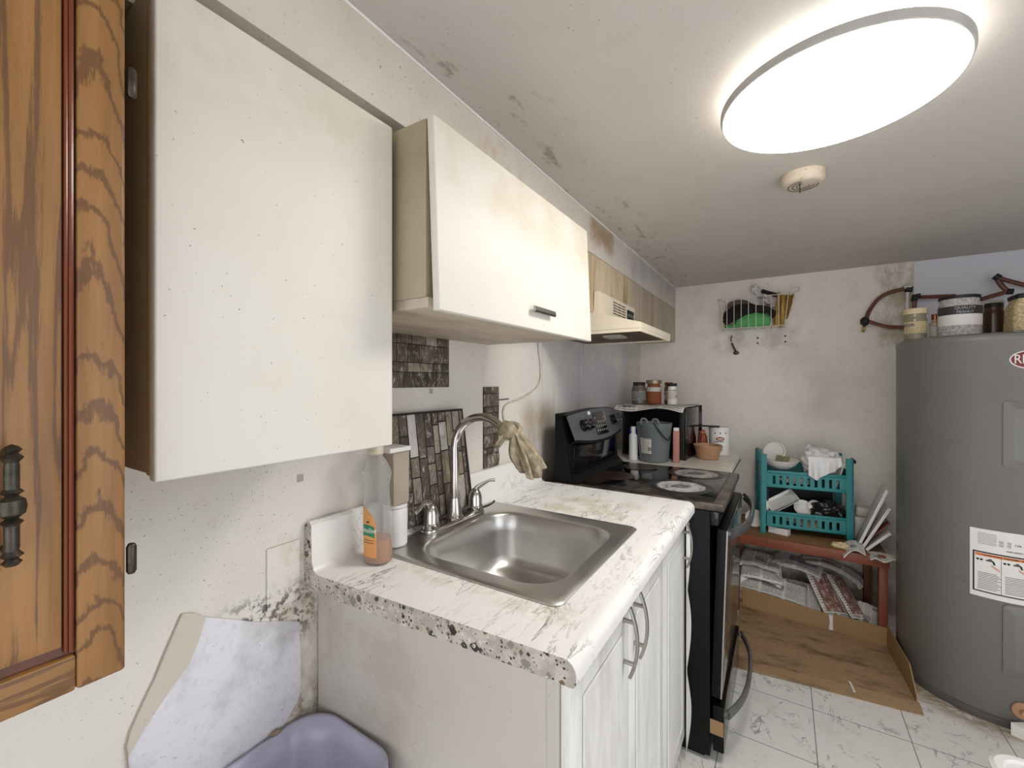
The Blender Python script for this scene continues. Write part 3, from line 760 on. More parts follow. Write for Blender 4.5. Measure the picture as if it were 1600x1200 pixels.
gt = MB(); gt.add_mesh(tm, lambda c: bsurf(BPH-.22+c.x/.0357, .0835+c.y*1.3, .0014+c.z)); gt.done('lettering', 'label_white', bt)
gt = MB()
for k, z in enumerate((.060, .054)): MB().sheet(lambda a, b: bsurf(BPH-.6+.9*a, z+.0014*b, .0008), 14, 2, .0002).done('label_line', 'brown', bt)
gt.lathe([(0,0),(.005,.0),(.0,.003)], (0,0,0), 12, mtx=Matrix.Translation(bsurf(BPH-.1, .103)))
gt.done('label_emblem', 'brown', bt)

ct = thing('paper_carton', 'soiled beige carton with white flap behind the soap bottle', 'carton', (.07, .775, 1.04))
MB().box(.036, .092, .752, .806, 1.037, 1.172, .003).jitter(.002, 20).done('body', grime('soiled_beige_card', (168,154,138), (130,114,96), rough=.8, mott=.6, specks=.5), ct)
MB().box(.032, .098, .736, .806, 1.1725, 1.184, .002).done('flap', 'label_white', ct)
tb = thing('plastic_tub', 'white plastic tub standing under the beige carton', 'tub', (.066, .78, .928))
MB().lathe([(.0, 0), (.027, 0), (.030, .004), (.031, .09), (.029, .098), (.0, .099)], (.066, .782, .9275), 28).done('body', 'white_plastic', tb)
MB().lathe([(.0, 0), (.0305, 0), (.0305, .008), (.0, .009)], (.066, .782, 1.0272), 28).done('lid', 'white_plastic', tb)

# stone-look boards
def stones(mb, rects, depth, place):
    """each rect (a0,a1,b0,b1) becomes a rough raised stone; place maps (a,b,h) to the room"""
    lay = mb.bm.loops.layers.color.get('tone') or mb.bm.loops.layers.color.new('tone')
    rnd = random.Random(7)
    for (a0, a1, b0, b1) in rects:
        tone = rnd.random(); h = depth*rnd.uniform(.6, 1)
        na = max(3, int((a1-a0)/.009)); nb = max(3, int((b1-b0)/.009))
        F = []
        def f(u, v):
            ed = min(u, 1-u)*(a1-a0), min(v, 1-v)*(b1-b0); e = min(min(ed)/.004, 1)
            a = a0+(a1-a0)*u; b = b0+(b1-b0)*v
            hh = h*(e**.5)*(.75+.5*noise.noise(Vector((a*60, b*40, tone*9))))
            wob = .0012*noise.noise(Vector((a*50, b*50, 3)))
            return place(a+wob, b+wob, .0005+hh)
        n0 = len(mb.bm.faces); mb.bm.faces.ensure_lookup_table()
        old = set(mb.bm.faces)
        mb.sheet(f, na+1, nb+1)
        for fc in mb.bm.faces:
            if fc not in old:
                for lp in fc.loops: lp[lay] = (tone, tone, tone, 1)
st = thing('stone_board', 'tall stone-patterned board of upright slabs leaning behind the faucet', 'board', (.04, .97, .93))
Y0, Y1, Z0, Z1 = .812, 1.125, .945, 1.262
def lean(a, b, h):   # a along wall 0..1 metres from Y0, b height
    t = (b)/(Z1-Z0); x = .048-.030*t
    return (x+h, Y0+a+(0.0 if t < 0 else 0)-.010*t, Z0+b)
MB().loops([[lean(0, 0, -.004), lean(Y1-Y0+.012, 0, -.004), lean(Y1-Y0+.002, Z1-Z0, -.004), lean(0, Z1-Z0, -.004)], [lean(0, 0, 0), lean(Y1-Y0+.012, 0, 0), lean(Y1-Y0+.002, Z1-Z0, 0), lean(0, Z1-Z0, 0)]]).done('backing', 'ink', st)
rnd = random.Random(11); rects = []; a = .002
while a < Y1-Y0-.012:
    wdt = min(rnd.uniform(.026, .037), Y1-Y0-.002-a); b = .002
    while b < Z1-Z0-.004:
        hh = rnd.uniform(.05, .13)
        if Z1-Z0-.002-(b+hh) < .03: hh = Z1-Z0-.002-b
        rects.append((a, a+wdt-.004, b, b+hh-.004)); b += hh
    a += wdt
s_ = MB(); s_.smooth = 80; stones(s_, rects, .006, lean); s_.done('stone_relief', 'stone', st, recalc=False)

def ledger(name, label, y0, y1, z0, z1, rows, seed, bw):
    o = thing(name, label, 'wall panel', (0, (y0+y1)/2, z0))
    MB().box(.0008, .0035, y0, y1, z0, z1).done('backing', 'ink', o)
    rnd = random.Random(seed); R = []; b = 0; H = z1-z0; k = 0
    tot = sum(rows)
    for r in rows:
        hh = H*r/tot; a = -rnd.uniform(0, bw)
        while a < y1-y0:
            wdt = bw*rnd.uniform(.75, 1.1); q0, q1 = max(a, 0)+.001, min(a+wdt, y1-y0)-.001
            if q1-q0 > .008: R.append((q0, q1, b+.001, b+hh-.0015))
            a += wdt
        b += hh
    m = MB(); m.smooth = 80; stones(m, R, .007, lambda a, b, h: (.0035+h, y0+a, z0+b)); m.done('stone_relief', 'ledger', o, recalc=False)
ledger('stone_print_tile', 'dark brick-patterned foam panel on wall below the flip-up cabinet', .73, 1.066, 1.334, 1.489, [1.6, 1, 1.9, 1], 3, .055)
ledger('stone_print_strip', 'narrow upright brick-patterned strip on wall behind the faucet', 1.256, 1.355, 1.036, 1.332, [1.6,.8,1.6,.9,1.7,.8,1.6,.8], 5, .06)

# loose cord down the wall
tag(MB().tube([(.004,1.655,1.66),(.005,1.665,1.503),(.005,1.683,1.427),(.005,1.677,1.356),(.005,1.619,1.314),(.005,1.512,1.284),(.005,1.415,1.267),(.006,1.383,1.244),(.006,1.387,1.206),(.009,1.401,1.17),(.012,1.40,1.12)], .0032, 8, 6).done('power_cord', 'cord'),
    'thin grimy white cord looping down the wall above the counter', 'cord')
tag(MB().tube([(.0025,1.36,1.282),(.0025,1.424,1.284)], .002, 6).done('nail', 'ink'), 'thin dark nail in wall beside the upright brick strip', 'nail')
# tape scraps, covered outlet
for i, (y, z, lb) in enumerate(((.561, 1.134, 'small square of grey tape on wall left of the soap bottle'), (.985, 1.322, 'small square of grey tape on wall under the brick panel'))):
    tag(MB().box(.0005, .0016, y-.007, y+.007, z-.008, z+.008).done('tape_square', plain('grey_tape', (170,162,152), .4)), lb, 'tape')
op = MB().box(.0006, .0035, .486, .560, .865, .998, .002)
tag(op.done('painted_cover_plate', 'wall'), 'wall-coloured painted cover plate beside the end of the countertop', 'cover plate')

# torn contact paper on the wall
pp = thing('torn_wall_paper', 'torn white sheet stuck to the wall above the waste bin', 'paper', (0, .42, .6))
out = [(.335,.932),(.352,.926),(.372,.9085),(.42,.882),(.465,.855),(.52,.832),(.558,.812),(.5615,.74),(.562,.66),(.555,.64),(.54,.622),(.48,.565),(.40,.52),(.26,.52),(.261,.70),(.257,.748),(.262,.77),(.278,.805),(.295,.838),(.312,.88)]
MB().prism(out, 'x', .0006, .0022).done('sheet', grime('creased_white_film', (226,224,228), (172,168,172), rough=.35, mott=.9, specks=2.6, mscale=7, bump=.9), pp)
band = [(.335,.932),(.352,.926),(.373,.907),(.362,.87),(.346,.835),(.323,.81),(.305,.79),(.291,.774),(.278,.755),(.261,.73),(.257,.748),(.262,.77),(.278,.805),(.295,.838),(.312,.88)]
MB().prism(band, 'x', .0023, .0034).done('tan_backing_strip', grime('tan_film_strip', (204,196,180), (176,162,140), rough=.5, mott=.6, specks=1.5), pp)
MB().tube([(.003,.335,.932),(.003,.312,.88),(.003,.295,.838),(.003,.278,.805),(.003,.262,.77),(.003,.257,.748),(.003,.2605,.70)], .0014, 6).done('curled_edge', plain('tan_paper_edge', (160,146,130), .6), pp)  # darker tan line along the left border of the sheet

# ------------------------------------------------------------------ waste bin with bag
wb = thing('waste_bin', 'plastic waste bin lined with a lavender bag, beside the base cabinet', 'bin', (.155, .36, 0))
bx, by = .148, .365
cr = [rr(bx, by, .105, .19, .06, .001), rr(bx, by, .110, .195, .062, .02), rr(bx, by, .128, .225, .065, .585), rr(bx, by, .133, .230, .067, .588), rr(bx, by, .133, .230, .067, .600),
      rr(bx, by, .1315, .2285, .066, .600), rr(bx, by, .1265, .2235, .064, .585), rr(bx, by, .108, .193, .06, .022)]
MB().loops(cr, cap0=True, cap1=True).done('body', 'white_plastic', wb)
bg = MB(); rnd = random.Random(3)
def ringz(k, ins, z, amp):
    base = rr(bx, by, .136-ins, .233-ins, .068, z, 12)
    out = []
    for i, p in enumerate(base):
        nn = noise.noise(Vector((p[0]*26, p[1]*26, k*.5)))+(.8*noise.noise(Vector((p[0]*70, p[1]*70, k*.2))) if k > 2 else 0); v = Vector((p[0]-bx, p[1]-by, 0)).normalized()
        out.append((p[0]+v.x*nn*amp, p[1]+v.y*nn*amp, p[2]+nn*amp*.8))
    return out
L = [ringz(0, -.002, .50, .003), ringz(1, -.002, .55, .002), ringz(1, -.002, .602, .001), ringz(2, 0, .606, .001), ringz(3, .008, .605, .001), ringz(4, .018, .56, .007), ringz(5, .032, .48, .016), ringz(6, .05, .36, .02), ringz(7, .065, .22, .014), ringz(8, .09, .12, .01)]
L = [[(min(max(p[0], .003), .288), min(p[1], .601), p[2]) for p in l] for l in L]
bg.loops(L, cap0=False, cap1=True); bg.smooth = 80
bg.done('bag', 'lavender', wb, recalc=False)
for (p, s) in (((.012, .50, .607), .008),):
    tag(MB().blob(p, (.007, .012, .005), .3, 3, 5, 14, 10).done('food_scrap', 'tan_cloth'), 'small pale food scrap stuck on the rim of the waste bin', 'scrap')

# ------------------------------------------------------------------ stove
sv = thing('electric_stove', 'black electric stove with smooth cooktop and curved control panel', 'stove', (.4, 1.97, 0))
SY0, SY1 = 1.662, 2.276
MB().box(.085, .70, SY0, SY1, .02, .892, .003).box(.11, .68, SY0+.02, SY1-.02, 0, .02).done('body', 'black', sv)
MB().box(.086, .745, SY0-.004, SY1+.003, .893, .920, .006, seg=3).done('cooktop_frame', 'cooktop_rim', sv)
MB().box(.17, .71, SY0+.015, SY1-.015, .9203, .9245, .002).done('cooktop_glass', 'cooktop', sv)
for (x, y, r, mt) in ((.565, 1.845, .125, 'burner_white'), (.575, 2.14, .12, 'burner_grey'), (.27, 1.90, .09, 'burner_brown'), (.31, 2.165, .085, 'burner_brown')):
    o = MB().lathe([(.0, 0), (r, 0), (r, .0006), (.0, .0006)], (0,0,0), 56).done('burner', mt, sv)
    o.location = (x, y, .9247)
    o.scale = (1, 1, 1)
# backguard
gz = lambda y, e: 1.212+e*(1-((y-(SY0+SY1)/2)/((SY1-SY0)/2))**2)
MB().prism([(.086, .921), (.195, .921), (.155, .955), (.150, 1.085), (.118, 1.20), (.105, 1.214), (.086, 1.214)], 'y', SY0+.001, SY1-.001, .003).done('backguard', 'black', sv)
def cp(a, b, off=0):    # curved steel control panel
    y = SY0+.022+(SY1-SY0-.036)*a; c = 1-(2*a-1)**2
    zt = 1.205+.018*c; zb = 1.105-.022*c
    bul = .018*c
    x0, x1 = .182+bul, .140+bul
    z = zb+(zt-zb)*b
    return (x0+(x1-x0)*b+off, y, z+off*.3)
MB().sheet(lambda a, b: cp(a, b), 40, 8, .012).done('control_panel', 'stove_steel', sv)
MB().sheet(lambda a, b: (cp(a, 0)[0]-.04*b-.002, cp(a, 0)[1], cp(a, 0)[2]-.002-.015*b), 40, 4, .01).sheet(lambda a, b: (cp(a, 1)[0]-.05*b-.001, cp(a, 1)[1], cp(a, 1)[2]+.003*(1-b)), 40, 4, .006).done('panel_surround', 'black', sv)
MB().sheet(lambda a, b: cp(.36+.26*a, .14+.74*b, .0025), 14, 6, .003).done('display', 'black_gloss', sv)
MB().sheet(lambda a, b: cp(.605+.018*a, .18+.7*b, .003), 4, 6, .003).done('display_frame', 'chrome', sv)
bt2 = MB()
for r in range(4):
    for c in range(5):
        if r == 3 and c in (1, 2, 3): continue
        u0 = .375+c*.046; v0 = .25+r*.14
        bt2.sheet(lambda a, b: cp(u0+.022*a, v0+.06*b, .0034), 3, 3, .001)
bt2.done('buttons', 'ink_grey', sv)
for u in (.155, .245, .80, .90):
    c = Vector(cp(u, .52)); nrm = Vector((1, 0, .42)).normalized()
    q = nrm.to_track_quat('Z', 'Y').to_matrix().to_4x4()
    mt = Matrix.Translation(c) @ q
    kn = MB().lathe([(.0, 0), (.026, 0), (.026, .006), (.0235, .008), (.0225, .028), (.020, .031), (.0, .031)], (0,0,0), 28, mtx=mt)
    kn = kn.box(-.0235, .0235, -.005, .005, .010, .037, .002, mt).done('knob', 'black_gloss', sv)
MB().sheet(lambda a, b: cp(.285+.045*a, .84+.11*b, .0022), 4, 3, .001).done('sticker', 'label_white', sv)
MB().lathe([(0,0),(.003,0),(.0,.002)], (0,0,0), 10, mtx=Matrix.Translation(cp(.17, .84, .003))).done('indicator', 'label_white', sv)
tm = text_mesh('Whirlpool', .008, .0002) if False else None
MB().box(.1503, .156, SY0+.05, SY1-.03, .962, 1.068, .004).done('guard_inset', 'black_gloss', sv)
MB().tube([(.158, SY0+.05, .957), (.158, SY1-.02, .957)], .004, 8).tube([(.156, SY0+.04, .957), (.154, SY0+.036, 1.0), (.153, SY0+.036, 1.06)], .0035, 8).done('guard_bead', 'black', sv)
# front: control strip, oven door ajar, drawer
MB().box(.7005, .728, SY0+.001, SY1-.001, .842, .892, .004).done('front_strip', 'black_gloss', sv)
dmx = Matrix.Translation((.7025, 0, .235)) @ Matrix.Rotation(radians(1.9), 4, 'Y')
od = MB().box(0, .030, SY0+.003, SY1-.003, 0, .598, .004, dmx).done('oven_door', 'black', sv)
MB().box(.0302, .0345, SY0+.006, SY1-.006, .004, .594, .0015, dmx).done('door_glass', 'oven_glass', od)
MB().box(.0302, .0352, SY0+.0025, SY0+.0058, .002, .596, 0, dmx).done('door_edge_trim', 'nickel', od)
def bow(mtx, z, x0, out, r, name, par, mat, ends=.02):
    pts = []
    for t in rng(0, 1, 21):
        y = SY0+ends+(SY1-SY0-2*ends)*t
        pts.append(mtx @ Vector((x0+out*(1-(abs(2*t-1))**2.6), y, z)))
    m = MB(); m.tube(pts, r, 12, flat=(.55, 1.25))
    m.tube([mtx @ Vector((x0-.012, SY0+ends+.002, z)), pts[0]], r, 12, flat=(1.2, .6)); m.tube([mtx @ Vector((x0-.012, SY1-ends-.002, z)), pts[-1]], r, 12, flat=(1.2, .6))
    m.smooth = 70
    return m.done(name, mat, par)
bow(dmx, .585, .046, .045, .0155, 'handle', od, plain('worn_metal_handle', (104,104,106), .35, .6, var=.3, vs=40, bump=.1))
drw = MB().box(.708, .742, SY0+.003, SY1-.003, .045, .205, .003).done('storage_drawer', 'black', sv)
MB().box(.7422, .7445, SY0+.005, SY1-.005, .047, .203, .001).done('drawer_face', 'oven_glass', drw)
bow(Matrix.Identity(4), .178, .756, .05, .0145, 'handle', drw, M['heater_base'])
MB().box(.700, .7425, SY0+.0005, SY0+.0028, .105, .155).done('tape_patch', 'cardboard', drw)

# ------------------------------------------------------------------ small counter beyond the stove
c3 = thing('corner_counter', 'small white worn counter beyond the stove holding jars and bucket', 'countertop', (.35, 2.62, .88))
ptsc = [(.003, 2.285), (.690, 2.285), (.700, 2.31), (.702, 2.90), (.690, 2.945), (.66, 2.962), (.003, 2.962)]
MB().prism(ptsc, 'z', .888, .914, .003).done('top', marble('worn_white_laminate', (222,216,204), (150,140,126), 4, .02, .35), c3)
MB().prism([(.004, 2.286), (.7005, 2.287), (.7025, 2.31), (.7045, 2.90), (.692, 2.9465), (.662, 2.9635), (.004, 2.9635)], 'z', .884, .8878, 0).done('edge_band', 'brown_fabric', c3)
MB().box(.004, .62, 2.30, 2.95, .0, .8838).done('cabinet', 'cab_side', c3)

# open black box (microwave body)
mwM = Matrix.Translation((.095, 2.55, .9145)) @ Matrix.Rotation(radians(-4.5), 4, 'Z')
mw = thing('microwave_shell', 'black open-fronted microwave shell with newspaper over its top', 'microwave', (.25, 2.7, .9145))
W_, D_, H_ = .365, .36, .292
MB().box(0, .012, 0, D_, 0, H_, .001, mwM).box(.012, W_-.03, D_-.012, D_, 0, H_, 0, mwM).box(.012, W_-.03, 0, D_-.012, 0, .014, 0, mwM).box(.012, W_-.03, 0, D_-.012, H_-.014, H_, 0, mwM).done('body', 'black_rough', mw)
MB().box(W_-.03, W_-.002, 0, D_, 0, H_, .002, mwM).done('side_post', 'black_rough', mw)
MB().box(W_-.0018, W_+.004, .012, D_-.004, .006, H_-.006, .001, mwM).done('glossy_side', plain('dark_glossy_side', (60,50,44), .06, .85, var=.05, bump=0), mw)
MB().box(W_-.0018, W_+.006, D_-.0035, D_+.004, .0, H_, .001, mwM).done('side_trim', 'black_gloss', mw)
MB().box(W_-.0018, W_+.005, .0, .0115, .0, H_, .001, mwM).done('side_trim', 'black_gloss', mw)
def nsf(a, b):
    x = -.03+.40*a; y = -.03+.37*b
    z = H_+.0035+.003*noise.noise(Vector((a*5, b*5, 1)))
    if y < .0: z -= (.0-y)*(.55+.4*sin(a*7))+.004; 
    return mwM @ Vector((x-.008*(1-b), y+.004*sin(a*11), max(z, H_+.0022) if y > 0 else z))
tag(MB().sheet(nsf, 34, 26, .0012).done('newspaper_cover', 'news_a'), 'yellowed newspaper spread on top of the black microwave shell', 'newspaper')

def jar(name, label, c, r, h, body, lidm, lidr=None, lidh=.018, fill=None, labm=None, group=None, neck=.85, seg=28, labz=(.2, .7), sq=0, cat='jar'):
    o = thing(name, label, cat, c, group)
    lidr = lidr or r*neck*1.06
    MB().lathe([(.0, 0), (r*.9, 0), (r, r*.1), (r, h*.78), (r*.97, h*.83), (r*neck, h*.9), (r*neck, h), (.0, h)], c, seg).done('body', body, o)
    if fill: pass
    MB().lathe([(.0, 0), (lidr, 0), (lidr, lidh*.9), (lidr*.96, lidh), (.0, lidh)], (c[0], c[1], c[2]+h+.0004), seg).done('lid', lidm, o)
    if labm:
        z0, z1 = labz
        MB().lathe([(r+.0006, h*z0), (r+.0006, h*z1)], c, 40, cap0=False, cap1=False, a0=radians(-175), a1=radians(20)).done('label', labm, o)
    return o
jz = .9145+.292+.0058
jar('spice_jar', 'squat jar with black lid and dark label on the microwave, leftmost', (.145, 2.735, jz), .046, .115, plain('green_grey_glass', (104,100,86), .15, var=.2, bump=0), 'black_rough', .037, .022, labm='label_dark')
jar('glass_jar', 'tall square-shouldered jar of red spice with tan lid on the microwave', (.235, 2.745, jz), .044, .128, 'spice', plain('tan_metal_lid', (150,134,110), .3, .6), .046, .022, labm='label_print', labz=(.62, .84))
jar('amber_jar', 'narrow jar with red lid behind the white shaker on the microwave', (.312, 2.80, jz), .027, .118, plain('amber_jar_glass', (120,96,60), .2, var=.3), 'red', labm='label_cream')
jar('white_shaker', 'white labelled shaker with black cap on the microwave, rightmost', (.345, 2.74, jz), .028, .112, 'label_white', 'black_rough', .028, .018, labm='label_print', labz=(.3, .82))

bk = thing('grey_bucket', 'grey plastic bucket with white label and black-tied handle before the microwave', 'bucket', (.315, 2.432, .9142))
MB().lathe([(.0, 0), (.070, 0), (.076, .006), (.092, .19), (.0945, .196), (.0945, .212), (.0915, .212), (.0905, .192), (.073, .008), (.0, .006)], (.315, 2.428, .9144), 48, cap0=False, cap1=False).done('body', 'grey_plastic', bk)
for s in (-1, 1):
    MB().tube([(.315+s*.03-.018, 2.335, 1.125), (.315+s*.03-.012, 2.330, 1.148), (.315+s*.03, 2.329, 1.153), (.315+s*.03+.012, 2.330, 1.148), (.315+s*.03+.018, 2.335, 1.125)], .006, 8, 4).done('lug', 'grey_plastic', bk)
MB().tube([(.335, 2.331, 1.135), (.365, 2.338, 1.09), (.392, 2.36, 1.05), (.404, 2.385, 1.04), (.405, 2.40, 1.06)], .0035, 8, 5).done('handle', 'black_rough', bk)
def bl(a, b):
    ang = radians(-128+42*a); z = .05+.085*b; r = .0775+.016*(z/.19)
    return (.315+(r+.0016)*cos(ang), 2.428+(r+.0016)*sin(ang), .9144+z)
MB().sheet(bl, 14, 8, .0006).done('label', 'label_print', bk)
jar('white_bottle', 'slim white bottle standing left of the grey bucket', (.208, 2.40, .9144), .024, .165, 'white_plastic', 'white_plastic', .014, .02, neck=.55, cat='bottle')
tu = thing('printed_box', 'slim red and white printed box right of the grey bucket', 'box', (.43, 2.43, .9144))
MB().box(.415, .445, 2.425, 2.452, .9144, 1.085, .003).done('body', newsprint('red_box_print', base=(182,126,108), ink=(236,230,220), cols=1, lines=12, seed=6.6), tu)
MB().box(.417, .443, 2.427, 2.450, 1.0853, 1.103, .003).done('cap', 'white_plastic', tu)
tag(MB().box(.12, .22, 2.59, 2.72, 1.03, 1.07, .012, seg=3).box(.135, .205, 2.60, 2.70, .929, 1.0295, .01, seg=3).done('blue_container', 'blue'), 'blue plastic container inside the black microwave shell', 'container')

tb = thing('storage_tub', 'shallow orange-brown plastic tub at the front of the corner counter', 'tub', (.556, 2.66, .9144))
MB().lathe([(.0, 0), (.050, 0), (.056, .004), (.072, .072), (.076, .076), (.076, .080), (.070, .080), (.054, .008), (.0, .006)], (.556, 2.655, .9144), 40, cap0=False, cap1=False).done('body', 'terra', tb)
cn = thing('white_food_can', 'tall white printed pail with lid at the right of the corner counter', 'pail', (.592, 2.86, .9144))
MB().lathe([(.0, 0), (.054, 0), (.055, .003), (.0565, .150), (.0, .150)], (.592, 2.862, .9144), 40).done('body', 'label_white', cn)
MB().lathe([(.0, 0), (.059, 0), (.0595, .003), (.0595, .012), (.056, .015), (.0, .015)], (.592, 2.862, 1.0648), 40).done('lid', 'white_plastic', cn)
def cs(ang, z, off=.0006): r = .0562+off; return (.592+r*cos(ang), 2.862+r*sin(ang), .9144+z)
A0 = radians(-78)
e = MB(); e.sheet(lambda a, b: cs(A0+(.42*(b*.98+.02))*cos(2*pi*a), .098+.012*(b*.98+.02)*sin(2*pi*a)), 30, 4, .0004); e.done('logo_oval', 'red', cn)
e = MB(); e.sheet(lambda a, b: cs(A0+(.30*(b*.98+.02))*cos(2*pi*a), .098+.007*(b*.98+.02)*sin(2*pi*a), .0012), 30, 4, .0003); e.done('logo_inner', 'label_cream', cn)
e = MB()
for k, (z, w_) in enumerate(((.079, .5), (.050, .35), (.042, .35), (.034, .35), (.026, .3))):
    e.sheet(lambda a, b: cs(A0-.1+w_*(2*a-1), z+.004*b), 12, 2, .0004)
for a_ in (-.5, 0.0, .55): e.sheet(lambda a, b: cs(A0+a_+.07*(b+.05)*cos(2*pi*a), .132+.004*(b+.05)*sin(2*pi*a)), 14, 3, .0004)
e.done('print', 'ink', cn)
tag(MB().box(.46, .60, 2.80, 2.83, 1.081, 1.089, .003, Matrix.Translation((0,0,0))).done('knife_handle', 'black_rough'), 'flat black handle lying across the lid of the white pail', 'utensil')
rj = thing('ribboned_jar', 'dark red jar with tan ribbon between microwave shell and white pail', 'jar', (.513, 2.765, .9144))
MB().lathe([(.0, 0), (.024, 0), (.027, .004), (.028, .06), (.026, .11), (.014, .14), (.012, .15), (.0, .152)], (.513, 2.767, .9144), 28).done('body', 'red', rj)
e = MB()
for s in (-1, 1): e.tube([(.513, 2.737, 1.055), (.513+s*.012, 2.735, 1.035), (.513+s*.017, 2.7355, .99)], .0035, 6, 4, flat=(1, .4))
e.tube([(.513+.016*cos(a), 2.767+.016*sin(a), 1.052) for a in rng(0, 2*pi, 16)[:-1]], .004, 6, closed=True)
e.done('ribbon', 'ochre_cloth', rj)

# ------------------------------------------------------------------ shelf bench against the back wall
sh = thing('wooden_bench', 'low red-brown wooden bench against the back wall', 'bench', (1.04, 3.05, 0))
MB().box(.66, 1.37, 2.852, 3.275, .440, .463, .002).done('top_board', 'dirty_wood', sh)
MB().box(.66, 1.372, 2.838, 2.8515, .408, .462, .003).done('front_rail', 'redwood', sh)
MB().box(.72, 1.35, 3.225, 3.27, .33, .405, .003).done('rear_rail', 'redwood', sh)
for (x, y) in ((1.352, 2.886), (1.335, 3.24), (.682, 2.886), (.682, 3.24)):
    MB().box(x-.018, x+.018, y-.022, y+.022, 0, .4075 if y < 3 else .4395, .003).done('leg', 'redwood', sh)

# ------------------------------------------------------------------ teal rack
RM = Matrix.Translation((.806, 2.905, .4638)) @ Matrix.Rotation(radians(9.3), 4, 'Z')
rk = thing('teal_storage_rack', 'two-tier teal plastic basket rack standing on the wooden bench', 'rack', (.80, 2.90, .464))
RW, RD, RH = .445, .235, .465
for (x, y) in ((0, 0), (RW-.034, 0), (0, RD-.034), (RW-.034, RD-.034)):
    zt = RH
    MB().prism([(x+.003, 0), (x+.027, 0), (x+.031, .2), (x+.034, zt), (x+.0, zt), (x, .2)], 'y', y, y+.010, .0015, RM).prism([(y+.0, 0), (y+.026, 0), (y+.03, .2), (y+.034, zt), (y, zt)], 'x', x if x < .1 else x+.026, (x+.008) if x < .1 else x+.034, .0015, RM).done('post', 'teal', rk)
def basket(z0, z1):
    m = MB(); x0, x1 = .033, RW-.033
    m.box(x0, x1, .001, .013, z1-.018, z1, .003, RM); m.box(x0, x1, .003, .009, z0, z0+.018, .001, RM)
    m.box(x0, x1, .003, .009, z1-.030, z1-.018, 0, RM)
    n = 10; gap = .014; step = (x1-x0-.04)/n; xs = x0+.02+step/2-gap/2
    m.box(x0, xs, .003, .009, z0+.018, z1-.030, 0, RM)
    for k in range(n):
        a = xs+k*step+gap; b = xs+(k+1)*step if k < n-1 else x1
        m.box(a, b, .003, .009, z0+.018, z1-.030, 0, RM)
    m.box(x0, x1, RD-.009, RD-.003, z0, z1+.03, 0, RM)
    for xx in (.009, RW-.015): m.box(xx, xx+.006, .010, RD-.01, z0, z1+.02, .001, RM)
    for k in range(9): m.box(.015, RW-.015, .012+k*.025, .012+k*.025+.010, z0+.004, z0+.009, 0, RM)
    m.box(.015, RW-.015, .010, RD-.010, z0, z0+.004, 0, RM)
    return m.done('basket', 'teal', rk)
basket(.275, .372); basket(.045, .137)
MB().tube([RM @ Vector(p) for p in ((.006, .01, .465), (.006, .12, .478), (.006, .225, .465))], .006, 8, 4).done('side_handle', 'teal', rk)
MB().tube([RM @ Vector(p) for p in ((RW-.006, .01, .465), (RW+.01, .02, .452), (RW+.012, .03, .44))], .006, 8, 3).done('end_clip', 'black_rough', rk)

def onr(x, y, z): return RM @ Vector((x, y, z))
def bowl(r, h, mtx, name, mat, label, cat, rim=.0045):
    m = MB(); pr = [(.0, 0), (r*.45, 0), (r*.5, .003), (r*.8, h*.45), (r, h), (r-rim, h+.001), (r*.78, h*.5), (r*.48, .006), (.0, .005)]
    m.lathe(pr, (0,0,0), 44, mtx=mtx, cap0=False, cap1=False); m.smooth = 38
    return tag(m.done(name, mat), label, cat)
bowl(.098, .052, Matrix.Translation(onr(.118, .105, .372)), 'serving_bowl', 'ceramic', 'wide shallow white bowl on the top tier of the teal rack', 'bowl')
bowl(.060, .017, Matrix.Translation(onr(.10, .175, .455)) @ Matrix.Rotation(radians(64), 4, 'X') @ Matrix.Rotation(radians(-12), 4, 'Y'), 'small_plate', 'ceramic', 'small white dish propped upright behind the wide bowl', 'dish')
tag(MB().box(-.034, .034, -.014, .014, -.019, .019, .006, Matrix.Translation(onr(.125, .085, .428)) @ Matrix.Rotation(radians(8), 4, 'Y')).done('scouring_pad', 'sponge'), 'mottled scouring pad lying in the wide white bowl', 'scouring pad')
# white carrier bag hanging over the front rim
bgm = MB(); bgm.smooth = 80
bgm.blob(tuple(onr(.318, .095, .425)), (.088, .078, .082), .2, 1.3, 4, 64, 44, fold=.28)
def flapf(a, b):
    x = .235+.155*a; wv = .008*sin(a*13+b*2)+.006*sin(a*23)
    wmid = 1-abs(2*a-1)**1.5
    z = .465-.115*b*(.35+.75*(1-abs(a-.22)*1.25))
    return onr(x, .015-.022*b-.012+wv*b, z)
bgm.sheet(flapf, 40, 16, .0015)
bgm.blob(tuple(onr(.262, .11, .485)), (.022, .02, .034), .2, 3, 9, 20, 12)
tag(bgm.done('white_carrier_bag', 'bag_white'), 'crumpled white plastic bag spilling over the rack top tier', 'bag')
for k, (x, tilt_, lb) in enumerate(((.370, 16, 'thin white board upright at the right of the rack top tier'), (.392, 14, 'second white board behind the first at the rack right end'))):
    mt = Matrix.Translation(onr(x, .03+.05*k, .288)) @ Matrix.Rotation(radians(9.3), 4, 'Z') @ Matrix.Rotation(radians(tilt_), 4, 'Y')
    tag(MB().box(-.002, .002, 0, .10, 0, .150-.02*k, .001, mt).done('white_board', 'ceramic'), lb, 'board')
for k, (x, y, z, r_, lb) in enumerate(((.20, .12, .285, .085, 'white plate lying inside the top basket under the bowl'), (.22, .12, .057, .09, 'white plate lying inside the lower basket of the rack'))):
    disc0 = Matrix.Translation(onr(x, y, z)); tag(MB().lathe([(.0, 0), (r_*.6, 0), (r_, .014), (r_, .017), (r_*.62, .003), (.0, .003)], (0,0,0), 40, mtx=disc0).done('dinner_plate', 'ceramic'), lb, 'plate')
